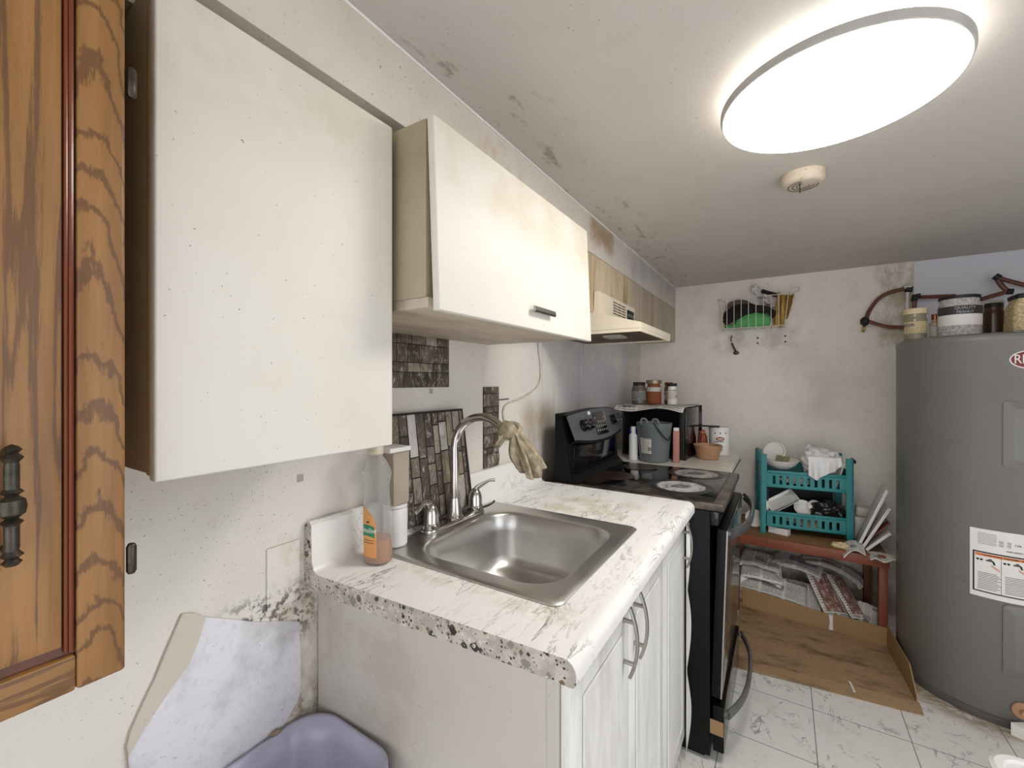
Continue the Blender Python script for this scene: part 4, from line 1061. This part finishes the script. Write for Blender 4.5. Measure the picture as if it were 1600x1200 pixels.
tag(MB().sheet(lambda a, b: onr(.04+.365*a, .222+.004*sin(a*9), .06+.205*b+.006*sin(a*7)), 20, 8, .002).done('rack_shade_sheet', 'black_rough'), 'added black sheet standing in for the dark interior of the rack lower tier', 'sheet')  # black sheet added to give the shade inside the lower tier
# lower tier
mt = Matrix.Translation(onr(.125, .06, .175)) @ Matrix.Rotation(radians(14), 4, 'Z') @ Matrix.Rotation(radians(-33), 4, 'Y') @ Matrix.Rotation(radians(30), 4, 'X')
for k, lb in enumerate(('white foam tray slanting on the rack lower tier, front', 'white foam tray behind the front tray on the rack lower tier')):
    m = MB(); q = mt @ Matrix.Translation((0, k*.004, .013*k))
    m.loops([rr(0, 0, .07, .036, .012, 0), rr(0, 0, .082, .046, .014, .012), rr(0, 0, .080, .044, .013, .012), rr(0, 0, .068, .034, .011, .002)], mtx=q)
    tag(m.done('foam_tray', 'ceramic'), lb, 'tray', )
def disc(c, r, rx, ry, th, name, mat, label, cat, sx=1):
    mt = Matrix.Translation(c) @ Matrix.Rotation(radians(rx), 4, 'X') @ Matrix.Rotation(radians(ry), 4, 'Y')
    return tag(MB().lathe([(.0, 0), (r*.65, 0), (r, th), (r, th+.002), (r*.66, .003), (.0, .003)], (0,0,0), 40, sx=sx, mtx=mt).done(name, mat), label, cat)
disc(onr(.225, .08, .150), .046, 58, 8, .012, 'cream_saucer', 'ceramic', 'round cream saucer upright on the rack lower tier', 'saucer')
disc(onr(.245, .05, .098), .062, 48, 6, .006, 'brown_rim_plate', plain('brown_rimmed_plate', (150,128,108), .25), 'brown-rimmed plate leaning before the cream saucer', 'plate')
disc(onr(.285, .09, .155), .045, 66, 30, .006, 'white_plate_shard', 'ceramic', 'white plate behind the saucer beside the black bag', 'plate')
m = MB(); m.smooth = 80
m.blob(tuple(onr(.345, .085, .148)), (.072, .06, .055), .3, 1.6, 12, 48, 32, fold=.35)
m.blob(tuple(onr(.395, .055, .142)), (.022, .03, .030), .3, 3, 3, 24, 16, fold=.4)
m.blob(tuple(onr(.30, .045, .135)), (.04, .022, .018), .3, 3, 7, 24, 16, fold=.4)
tag(m.done('black_bag', 'bag_black'), 'crumpled glossy black plastic bag on the rack lower tier', 'bag')
tag(MB().blob(tuple(onr(.035, .05, .145)), (.018, .022, .042), .1, 2, 1, 20, 14).done('white_cup', 'ceramic'), 'small white cup at the left end of the rack lower tier', 'cup')
tag(MB().lathe([(.0, 0), (.02, 0), (.026, .10), (.0, .10)], tuple(onr(.035, .09, .175)), 20).done('dark_blue_cup', plain('navy_plastic', (28,34,58), .3)), 'dark blue cup behind the white cup on the rack lower tier', 'cup')
# paper under the rack, plate to its left, crumpled paper, clear box
tag(MB().prism([(.845, 2.955), (.94, 2.925), (.955, 2.965), (.93, 3.0), (.86, 3.03)], 'z', .4642, .50).done('folded_white_paper', 'label_white'), 'white folded paper on the bench under the rack left end', 'paper')
disc((.772, 3.03, .5135), .052, 75, -8, .005, 'white_dish', 'ceramic', 'round white dish upright on the bench left of the rack', 'dish')
tag(MB().blob((1.175, 2.872, .478), (.035, .018, .014), .3, 4, 8, 22, 14, fold=.5).done('crumpled_paper', 'oats'), 'crumpled yellowish paper scrap on bench edge beneath the rack', 'paper')
cb = thing('clear_box', 'cloudy clear plastic box on bench right of the rack', 'box', (1.3, 3.06, .47))
MB().box(1.255, 1.325, 3.045, 3.12, .466, .60, .008, seg=3).done('box', 'milky', cb)
MB().box(1.262, 1.330, 3.05, 3.12, .601, .655, .012, seg=3).done('lid', 'milky', cb)
# leaning trays against the heater
for k, (x1, z1, y0, lb) in enumerate(((1.378, .79, 2.895, 'long white tray leaning against heater, topmost of the leaning three'), (1.386, .70, 2.885, 'white tray leaning against heater, middle of the leaning three'), (1.386, .575, 2.875, 'white tray leaning lowest against heater beside rack'))):
    x0, z0 = 1.258+.016*k, .470
    dx, dz = x1-x0, z1-z0; ln = math.hypot(dx, dz); an = math.atan2(dz, dx)
    mt = Matrix.Translation((x0, y0, z0)) @ Matrix.Rotation(-an, 4, 'Y')
    m = MB().box(0, ln, 0, .17-.02*k, 0, .004, .001, mt).box(0, ln, 0, .005, .004, .013, .001, mt)
    tag(m.done('leaning_tray', 'ceramic'), lb, 'tray')
tag(MB().box(0, .17, 0, .12, 0, .004, .001, Matrix.Translation((1.275, 2.90, .493)) @ Matrix.Rotation(radians(-50), 4, 'Y')).done('red_magazine', 'red'), 'dark red magazine wedged between the leaning white trays', 'magazine')
def fold1(a, b):
    return (1.185+.09*a, 2.815+.10*b+.01*sin(a*5), .470+.028*sin(a*pi)*(1-.4*b)+.03*a*b-(.035*(1-a)*(1-b)))
tag(MB().sheet(fold1, 18, 14, .004).done('folded_newspaper', 'news_a'), 'folded newspaper hanging over the bench edge below the clear box', 'newspaper')
def fold2(a, b): return (1.292+.105*a, 2.800+.10*b, .4665+.008*sin(a*9)*(1-b)-.014*(1-b)*(1-a))
tag(MB().sheet(fold2, 18, 14, .003).done('newspaper_scrap', 'news_b'), 'newspaper scrap on the bench corner under the leaning trays', 'newspaper')

# ------------------------------------------------------------------ cardboard tray and newspapers
cbx = thing('cardboard_tray', 'large flattened cardboard box on floor under the wooden bench', 'cardboard', (1.05, 2.7, 0))
MB().prism([(.70, 2.345), (1.395, 2.425), (1.372, 2.885), (.70, 2.925)], 'z', .001, .006).done('base', 'cardboard_dirty', cbx)
MB().sheet(lambda a, b: (.715+.685*a-.0*b, 2.345+.08*a-.072*b, .007-.0045*b+.003*sin(a*6)*b), 24, 5, .004).done('front_flap', 'cardboard_dirty', cbx)
def wallf(a, b):
    h = .025+.085*min(1, a*5)
    return (1.396-.030*a+.0*b, 2.43+.45*a, .006+h*b)
MB().sheet(wallf, 20, 5, .004).done('side_wall', 'cardboard', cbx)
MB().prism([(1.148, 2.878), (1.368, 2.856), (1.3685, 2.861), (1.1485, 2.883)], 'z', .0062, .100, .001).done('inner_flap', 'cardboard', cbx)
MB().prism([(.71, .0062), (1.128, .0062), (1.132, .05), (1.128, .092), (.71, .116)], 'y', 0, 0, fa=lambda p: 2.925-.045*(p[0]-.7)/.43, fb=lambda p: 2.930-.045*(p[0]-.7)/.43).done('inner_flap', 'cardboard', cbx)
tag(MB().box(-.004, .004, -.035, .035, 0, .0025, 0, Matrix.Translation((1.175, 2.395, .0085)) @ Matrix.Rotation(radians(8), 4, 'Z')).done('paper_sliver', 'label_white'), 'small white paper sliver on the front edge of the cardboard', 'paper')
tag(MB().box(1.128, 1.1478, 2.888, 2.8905, .0065, .085).done('white_paper_strip', 'label_white'), 'white paper strip showing between the two inner cardboard flaps', 'paper')

def bundle(name, label, mat, c, size, rz, tip=(0,0), arch=.0, th=.03, wav=.006, seed=0, droop=0):
    """a folded newspaper: a thick soft slab with rounded fold and page edges"""
    sx, sy = size
    mt = Matrix.Translation(c) @ Matrix.Rotation(radians(rz), 4, 'Z') @ Matrix.Rotation(radians(tip[0]), 4, 'X') @ Matrix.Rotation(radians(tip[1]), 4, 'Y')
    m = MB()
    def f(a, b):
        z = th+arch*(1-(2*a-1)**2)+wav*noise.noise(Vector((a*4, b*4, seed)))-droop*a*a
        e = min(min(a, 1-a)*sx, min(b, 1-b)*sy)/.012
        return (sx*(a-.5), sy*(b-.5), z-(.35*th*(1-min(1, e))**2))
    m.sheet(f, 26, 20, th*.9, mt)
    m.smooth = 50
    return tag(m.done(name, mat), label, 'newspaper', 'newspapers heaped under the bench')
G_ = [
 ('white newspaper at the bottom left of the heap under the bench', 'news_a', (.86, 3.055, .040), (.36, .20), -4, (14, 4), .01, .085, 1),
 ('plain folded newspaper lying above the bottom left one, touching the stove side', 'news_d', (.80, 3.095, .145), (.22, .20), 3, (12, 3), .008, .045, 2),
 ('thin pale newspaper topmost at the left of the heap', 'news_a', (.80, 3.12, .210), (.22, .18), -4, (8, 4), .006, .03, 9),
 ('densely printed comics page low in the middle of the heap', 'news_b', (1.035, 3.075, .030), (.26, .24), -8, (30, 4), .012, .05, 3),
 ('purple-topped folded newspaper bridging the middle of the heap', 'news_d', (.985, 3.15, .205), (.26, .13), -10, (10, 4), .02, .035, 4),
 ('newspaper with reddish photo draped down the middle of the heap', 'news_c', (1.125, 3.055, .125), (.13, .27), 24, (36, 6), .012, .02, 5),
 ('dark-striped newspaper sloping beside the reddish one', 'news_c', (1.215, 3.085, .115), (.10, .26), 28, (34, 16), .01, .025, 6),
 ('large pale newspaper arched over the back right of the heap', 'news_a', (1.15, 3.195, .200), (.32, .11), -8, (6, 10), .045, .03, 7),
 ('white newspaper sheet at the far right beside the bench leg', 'news_a', (1.30, 3.03, .030), (.10, .19), -14, (32, 10), .012, .04, 8)]
for lb_, mt_, c_, sz_, rz_, tp_, ar_, th_, sd_ in G_: bundle('newspaper', lb_, mt_, c_, sz_, rz_, tp_, ar_, th_, seed=sd_)

# ------------------------------------------------------------------ water heater
HC = (1.69, 2.75); HR = .305
wh = thing('water_heater', 'tall grey cylindrical water heater with white warning label', 'water heater', (HC[0], HC[1], 0))
MB().lathe([(.0, .03), (HR-.002, .03), (HR, .034), (HR, 1.512), (HR+.002, 1.515), (HR+.002, 1.528), (HR-.004, 1.540), (HR-.02, 1.548), (.0, 1.552)], (HC[0], HC[1], 0), 128).done('tank', 'heater', wh)
MB().lathe([(.0, 0), (HR+.002, 0), (HR+.004, .003), (HR+.004, .0285), (HR, .0295), (.0, .0295)], (HC[0], HC[1], 0), 128).done('base_ring', 'heater_base', wh)
def hs(u, z, off=.001):   # u metres around, 0 at the badge centre
    a = radians(-88.5)+u/HR; return (HC[0]+(HR+off)*cos(a), HC[1]+(HR+off)*sin(a), z)
def patch(u0, u1, z0, z1, off, name, mat, par, th=.0006, nu=16, nv=6):
    return MB().sheet(lambda a, b: hs(u0+(u1-u0)*a, z0+(z1-z0)*b, off), nu, nv, th).done(name, mat, par)
e = MB(); e.sheet(lambda a, b: hs(.027+.062*(.02+.98*b)*cos(2*pi*a), 1.437+.037*(.02+.98*b)*sin(2*pi*a), .0012), 48, 4, .0008); bd = e.done('badge', 'label_white', wh)
e = MB(); e.sheet(lambda a, b: hs(.027+.058*(.02+.98*b)*cos(2*pi*a), 1.437+.033*(.02+.98*b)*sin(2*pi*a), .002), 48, 4, .0008); e.done('badge_field', 'ink_red', bd)
tm = text_mesh('Rheem', .038, .0003); e = MB(); e.add_mesh(tm, lambda c: Vector(hs(c.x*.95+.027, 1.437+c.y*1.3, .003+c.z))); e.done('badge_lettering', 'label_white', bd)
# access covers: raised rounded panels
def cover(zc, hh):
    m = MB(); u0, u1 = -.052, .085; L = []
    for ins, off in ((0, .0), (0, .004), (.004, .006), (.02, .006), (.026, .010), (.034, .010)):
        ring = rr((u0+u1)/2, zc, (u1-u0)/2-ins, hh-ins, max(.004, .014-ins*.2), 0, 6)
        L.append([hs(p[0], p[1], off) for p in ring])
    m.loops(L, cap0=False); m.smooth = 50
    return m.done('access_cover', 'heater', wh)
cover(1.145, .130); cover(.342, .138)
# warning label
LB0, LB1 = -.140, .09
lb = patch(LB0, LB1, .490, .762, .0012, 'warning_label', 'label_white', wh)
patch(LB0+.008, LB1, .510, .672, .002, 'warning_frame', 'ink', lb)
patch(LB0+.013, LB1, .515, .667, .0028, 'warning_field', 'label_white', lb)
patch(LB0+.015, LB1, .655, .665, .0036, 'warning_strip', 'ink_orange', lb)
e = MB()
tm = text_mesh('WARNING   DANGER   WARNING', .0095, .0002)
e.add_mesh(tm, lambda c: Vector(hs(c.x-.03, .660+c.y, .0046+c.z)))
for k in range(11): e.sheet(lambda a, b: hs(LB0+.022+.062*a*(.82+.18*((k*7) % 5)/4), .588-k*.0064+.0016*b, .0036), 10, 2, .0003)
for k in range(11): e.sheet(lambda a, b: hs(LB0+.094+.075*a*(.82+.18*((k*3) % 5)/4), .588-k*.0064+.0016*b, .0036), 10, 2, .0003)
for k in range(8): e.sheet(lambda a, b: hs(LB0+.022+.05*a, .745-k*.006+.001*b, .0022), 8, 2, .0003)
for k in range(4): e.sheet(lambda a, b: hs(LB0+.078+.012*a, .722-k*.006+.0018*b, .0022), 4, 2, .0003)
for k in range(4): e.sheet(lambda a, b: hs(LB0+.100+.010*a, .722-k*.006+.0018*b, .0022), 4, 2, .0003)
for off in (0, .071):   # taps: knobs, body, spout
    for kx, rr_ in ((.022, .004), (.032, .004)): e.sheet(lambda a, b: hs(LB0+off+kx+rr_*(b+.02)*cos(2*pi*a), .640+rr_*(b+.02)*sin(2*pi*a), .0036), 16, 3, .0003)
    e.sheet(lambda a, b: hs(LB0+off+.044+.020*a, .637+.005*b, .0036), 4, 2, .0003); e.sheet(lambda a, b: hs(LB0+off+.050+.010*a, .643+.004*b, .0036), 4, 2, .0003)
    e.sheet(lambda a, b: hs(LB0+off+.060+.006*a+.004*(1-b), .626+.013*b, .0036), 4, 2, .0003)
e.sheet(lambda a, b: hs(LB0+.0835+.0010*a, .515+.15*b, .0036), 2, 4, .0003)
tm = text_mesh('W8H120614D', .008, .0002); e.add_mesh(text_mesh('M401609041', .0085, .0002), lambda c: Vector(hs(c.x-.02, .688+c.y, .0022+c.z)))
tm = text_mesh('CSA', .010, .0002); e.add_mesh(tm, lambda c: Vector(hs(c.x-.012, .716+c.y, .0022+c.z)))
e.done('label_print', 'ink', lb)
e = MB()
for off in (0, .071): e.sheet(lambda a, b: hs(LB0+off+.058+.022*a, .618-.012*a+.007*b-.004*a*a, .0038), 8, 3, .0004)
e.done('printed_hand', 'skin', lb)
dv = Vector(hs(-.012, .085, .0))
mt = Matrix.Translation(dv) @ Vector((0,-1,0)).to_track_quat('Z', 'Y').to_matrix().to_4x4()
MB().lathe([(.0, 0), (.03, 0), (.032, .004), (.030, .008), (.012, .010), (.011, .028), (.0, .028)], (0,0,0), 28, mtx=Matrix.Translation((.012,0,0)) @ mt).done('drain_valve', 'terra', wh)

# things on top of the heater
TZ = 1.5528
jar('cream_lid_jar', 'glass jar with cream lid at the left edge on top of heater', (1.448, 2.735, TZ-.006), .040, .122, plain('cloudy_glass', (140,132,108), .2, var=.15), 'cream_plastic', .043, .026, labm='label_cream', labz=(.22, .72), neck=.92)
jar('small_spice_jar', 'small jar with copper cap between cream-lid jar and big tub', (1.528, 2.79, TZ-.003), .022, .095, plain('tan_bottle', (178,156,130), .3), plain('copper_cap', (150,84,50), .3, .6), .014, .026, labm='label_print', neck=.6)
bt3 = jar('large_round_tub', 'large clear tub with black lid and white band on heater top', (1.592, 2.72, TZ-.003), .071, .172, 'grain', 'black_rough', .068, .014, labm=plain('charcoal_label', (52,50,50), .5), labz=(.46, .80), neck=.90)
MB().lathe([(.0722, .052), (.0722, .100)], (1.592, 2.72, TZ-.003), 40, cap0=False, cap1=False, a0=radians(-175), a1=radians(20)).done('white_band', 'label_white', bt3)
def tubs(ang, z): r = .0728; return Vector((1.592+r*cos(ang), 2.72+r*sin(ang), TZ-.003+z))
e = MB(); e.add_mesh(text_mesh('QUALITY', .017, .0002), lambda c: tubs(radians(-88)+c.x/.073, .127+c.y)); e.add_mesh(text_mesh('PEANUT', .015, .0002), lambda c: tubs(radians(-88)+c.x/.073, .109+c.y)); e.done('lettering', 'label_white', bt3)
jar('dark_brown_bottle', 'dark brown bottle behind the gap between the two big tubs', (1.74, 2.86, TZ), .036, .14, 'brown', 'black_rough', .03, .02, cat='bottle')
tag(MB().box(1.70, 1.79, 2.905, 2.965, TZ, 1.735, .008, seg=3).done('grey_plastic_box', 'milky'), 'grey translucent plastic box behind the dark brown bottle', 'box')
rt = thing('square_flake_jar', 'wide jar of pale flakes with black lid at heater right', 'jar', (1.84, 2.75, TZ))
MB().loops([rr(1.832, 2.75, .078, .06, .02, TZ+.0), rr(1.832, 2.75, .082, .062, .02, TZ+.02), rr(1.832, 2.75, .078, .06, .02, TZ+.12), rr(1.832, 2.75, .068, .055, .02, TZ+.145), rr(1.832, 2.75, .066, .053, .02, TZ+.155)]).done('body', 'oats', rt)
MB().loops([rr(1.832, 2.75, .070, .056, .02, TZ+.1555), rr(1.832, 2.75, .071, .057, .02, TZ+.17), rr(1.832, 2.75, .066, .053, .02, TZ+.175)]).done('lid', 'black_rough', rt)
tag(MB().box(1.735, 1.80, 2.64, 2.69, TZ-.001, TZ+.016, .004).done('crumpled_foil', plain('grey_foil', (150,146,140), .3, .6, bump=.6, bs=60)), 'crumpled grey foil lying before the jar of pale flakes', 'foil')

# pipes behind the heater
pl = thing('water_pipes', 'brown-red flexible water pipes looping on wall above heater', 'pipe', (1.5, 3.25, 1.8))
MB().tube([(1.332, 3.25, 1.715), (1.345, 3.25, 1.765), (1.387, 3.25, 1.833), (1.44, 3.25, 1.866), (1.505, 3.25, 1.880)], .0105, 10, 6).done('upper_loop', 'pex', pl)
MB().tube([(1.332, 3.25, 1.712), (1.375, 3.245, 1.690), (1.43, 3.24, 1.668), (1.50, 3.235, 1.660), (1.56, 3.22, 1.655)], .0105, 10, 6).done('lower_loop', 'pex', pl)
MB().tube([(1.537, 3.215, 1.66), (1.537, 3.215, 1.81), (1.545, 3.215, 1.820), (1.60, 3.215, 1.818), (1.70, 3.215, 1.812)], .0105, 10, 3).done('riser', 'pex', pl)
MB().tube([(1.775, 3.215, 1.775), (1.83, 3.215, 1.795), (1.885, 3.215, 1.815), (1.868, 3.215, 1.85), (1.850, 3.215, 1.895)], .0115, 10, 3).tube([(1.852, 3.215, 1.893), (1.90, 3.215, 1.865), (2.03, 3.215, 1.80)], .0105, 10).done('right_branch', 'pex', pl)
MB().blob((1.325, 3.245, 1.708), (.022, .02, .026), .15, 2, 1, 20, 12).done('fitting', 'black_rough', pl)
for pp_, rr_ in (([(1.505, 3.25, 1.876), (1.535, 3.25, 1.873)], .016), ([(1.845, 3.215, 1.90), (1.862, 3.215, 1.885)], .017), ([(1.885, 3.215, 1.815), (1.91, 3.215, 1.812)], .015), ([(1.535, 3.214, 1.80), (1.537, 3.214, 1.826), (1.56, 3.214, 1.827)], .015), ([(1.77, 3.215, 1.773), (1.795, 3.215, 1.782)], .015)):
    MB().tube(pp_, rr_, 12).done('fitting', 'black_rough', pl)
MB().tube([(1.515, 3.255, 1.70), (1.515, 3.255, 1.88)], .007, 10).tube([(1.50, 3.25, 1.885), (1.53, 3.25, 1.885)], .012, 10).done('white_stub', 'white_plastic', pl)
MB().tube([(1.325, 3.27, 1.695), (1.32, 3.235, 1.668), (1.318, 3.25, 1.65)], .008, 8, 3).tube([(1.325, 3.279, 1.708), (1.325, 3.235, 1.708)], .01, 8).done('valve', 'gold', pl)

# ------------------------------------------------------------------ wire basket on back wall
wk = thing('wire_basket', 'small white wire basket of caps and cloths on back wall', 'basket', (.755, 3.22, 1.70))
x0, x1, yf, yb, zb, zt = .563, .947, 3.165, 3.272, 1.704, 1.903
m = MB(); r = .0028
m.tube([(x0, yb, zt+.005), (x0, yf, zt), (x1, yf, zt-.004), (x1, yb, zt)], r, 6)
m.tube([(x0+.014, yb, zb), (x0+.014, yf, zb), (x1-.02, yf, zb), (x1-.02, yb, zb)], r, 6)
m.tube([(x0-.03, yb, zt+.02), (x0, yb, zt+.005), (x0+.02, yb, zt-.01)], r, 6, 4)
for k in range(8):
    t = (k+.5)/8; x = x0+.02+(x1-x0-.05)*t
    m.tube([(x, yf, zt-.003*t), (x, yf, zb), (x, yb, zb)], .0022, 6)
for k in range(3):
    y = yf+.03*k+.02; m.tube([(x0, y, zt), (x0+.014, y, zb)], .0022, 6); m.tube([(x1, y, zt), (x1-.02, y, zb)], .0022, 6)
m.tube([(x1, yb, zt-.004), (x1+.02, yb-.012, zt+.035), (x1+.05, yb-.014, zt+.052), (x1+.062, yb-.006, zt+.03), (x1+.03, yb-.004, zt+.016), (x1, yb, zt)], r, 6, 5)
m.done('wire_frame', 'wire_white', wk)
m = MB(); m.smooth = 80; m.blob((.748, 3.222, 1.745), (.105, .042, .064), .08, 2, 2, 32, 20, flatten=.55)
m.blob((.64, 3.212, 1.722), (.06, .035, .012), .05, 2, 5, 24, 12)
tag(m.done('green_cap', 'green'), 'green cloth cap in front inside the wire basket', 'cap')
m = MB(); m.smooth = 80; m.blob((.70, 3.232, 1.795), (.125, .034, .075), .08, 2, 6, 32, 20, flatten=.3)
m.tube([(.585, 3.20, 1.745), (.66, 3.19, 1.785), (.75, 3.186, 1.825), (.83, 3.19, 1.815), (.875, 3.20, 1.77)], .018, 10, 5, flat=(.5, 1.2))
cpx = tag(m.done('baseball_cap', 'black_fabric'), 'black cap behind the green cap in the wire basket', 'cap')
m = MB(); m.smooth = 80; m.blob((.665, 3.255, 1.86), (.075, .018, .045), .1, 2, 8, 26, 16); tag(m.done('grey_hat', 'brown_fabric'), 'brownish grey hat at the back of the wire basket', 'hat')
m = MB(); m.smooth = 80
m.sheet(lambda a, b: (.875+.05*a+.02*(b-.5)+.008*sin(a*14), 3.195+.02*sin(a*11+b*3)+.02*a, 1.708+.20*b+.01*sin(a*6)), 24, 20, .004)
m.sheet(lambda a, b: (.90+.04*a+.04*(b), 3.215+.02*sin(a*9+b*3), 1.75+.15*b), 20, 14, .004)
tag(m.done('ochre_cloth', 'ochre_cloth'), 'ochre cloth stuffed at the right end of the wire basket', 'cloth')
m = MB(); m.smooth = 80
m.sheet(lambda a, b: (.76+.11*a+.015*sin(b*7), 3.235+.012*sin(a*12), 1.90+.085*(1-a)*b-.07*a+.012*sin(a*15)), 24, 14, .003)
m.tube([(.755, 3.255, 1.995), (.775, 3.25, 1.97), (.79, 3.25, 1.93), (.83, 3.24, 1.90)], .008, 8, 4)
tag(m.done('white_patterned_cloth', 'news_d'), 'white patterned cloth draped at the top of the wire basket', 'cloth')
m = MB(); m.tube([(.80, 3.235, 1.945), (.84, 3.23, 1.925), (.89, 3.232, 1.905)], .010, 8, 4, flat=(.5, 1.3)); tag(m.done('dark_strap', 'black_fabric'), 'dark strap lying over the white patterned cloth', 'strap')
hk = MB().tube([(.622, 3.279, 1.665), (.622, 3.262, 1.655), (.619, 3.26, 1.64), (.622, 3.265, 1.625)], .004, 8, 4).tube([(.624, 3.265, 1.615), (.636, 3.262, 1.585), (.650, 3.262, 1.555)], .006, 8, 3).blob((.650, 3.262, 1.548), (.018, .008, .012), .2, 3, 2, 14, 10)
tag(hk.done('wall_hook', 'brown'), 'dark bent hook on back wall below the wire basket left end', 'hook')
for i, (x, z, lbx) in enumerate(((.776, 1.643, 'upper screw below the middle of the wire basket'), (.776, 1.609, 'lower screw below the middle of the wire basket'), (.93, 1.647, 'upper screw below the right end of the wire basket'), (.93, 1.610, 'lower screw below the right end of the wire basket'))):
    if i == 0:
        s0 = tag(MB().lathe([(.0, 0), (.0065, 0), (.006, .003), (.0, .004)], (0,0,0), 12, mtx=Matrix.Rotation(radians(90), 4, 'X')).done('screw', 'brown'), lbx, 'screw', 'screws below the wire basket')
        s0.location = (x, 3.2795, z)
    else:
        s1 = s0.copy(); COL.objects.link(s1); s1.location = (x, 3.2795, z); s1['label'] = lbx

# ------------------------------------------------------------------ lower right corner things
sc_ = thing('white_stool', 'white plastic stool with rounded corners at the lower right', 'stool', (1.50, 1.33, 0))
stx, sty = 1.515, 1.345
L = [rr(stx, sty, .175, .175, .05, .425), rr(stx, sty, .18, .18, .055, .432), rr(stx, sty, .18, .18, .055, .444), rr(stx, sty, .172, .172, .05, .4505), rr(stx, sty, .160, .160, .045, .4505), rr(stx, sty, .156, .156, .043, .4455), rr(stx, sty, .10, .10, .03, .4445)]
MB().loops(L).done('seat', 'white_plastic', sc_)
for sx_ in (-1, 1):
    for sy_ in (-1, 1):
        MB().loops([rr(stx+sx_*.165, sty+sy_*.165, .022, .022, .008, 0), rr(stx+sx_*.135, sty+sy_*.135, .026, .026, .008, .4245)]).done('leg', 'white_plastic', sc_)
pb = MB().loops([[(1.655, 2.405, .001), (1.76, 2.36, .001), (1.80, 2.42, .001), (1.70, 2.44, .001)], [(1.655, 2.405, .05), (1.76, 2.36, .03), (1.80, 2.42, .03), (1.70, 2.44, .045)]])
tag(pb.done('white_paper_scrap', 'label_white'), 'small white paper scrap on floor at the foot of the heater', 'carton')  # scrap of white paper, built as a low block
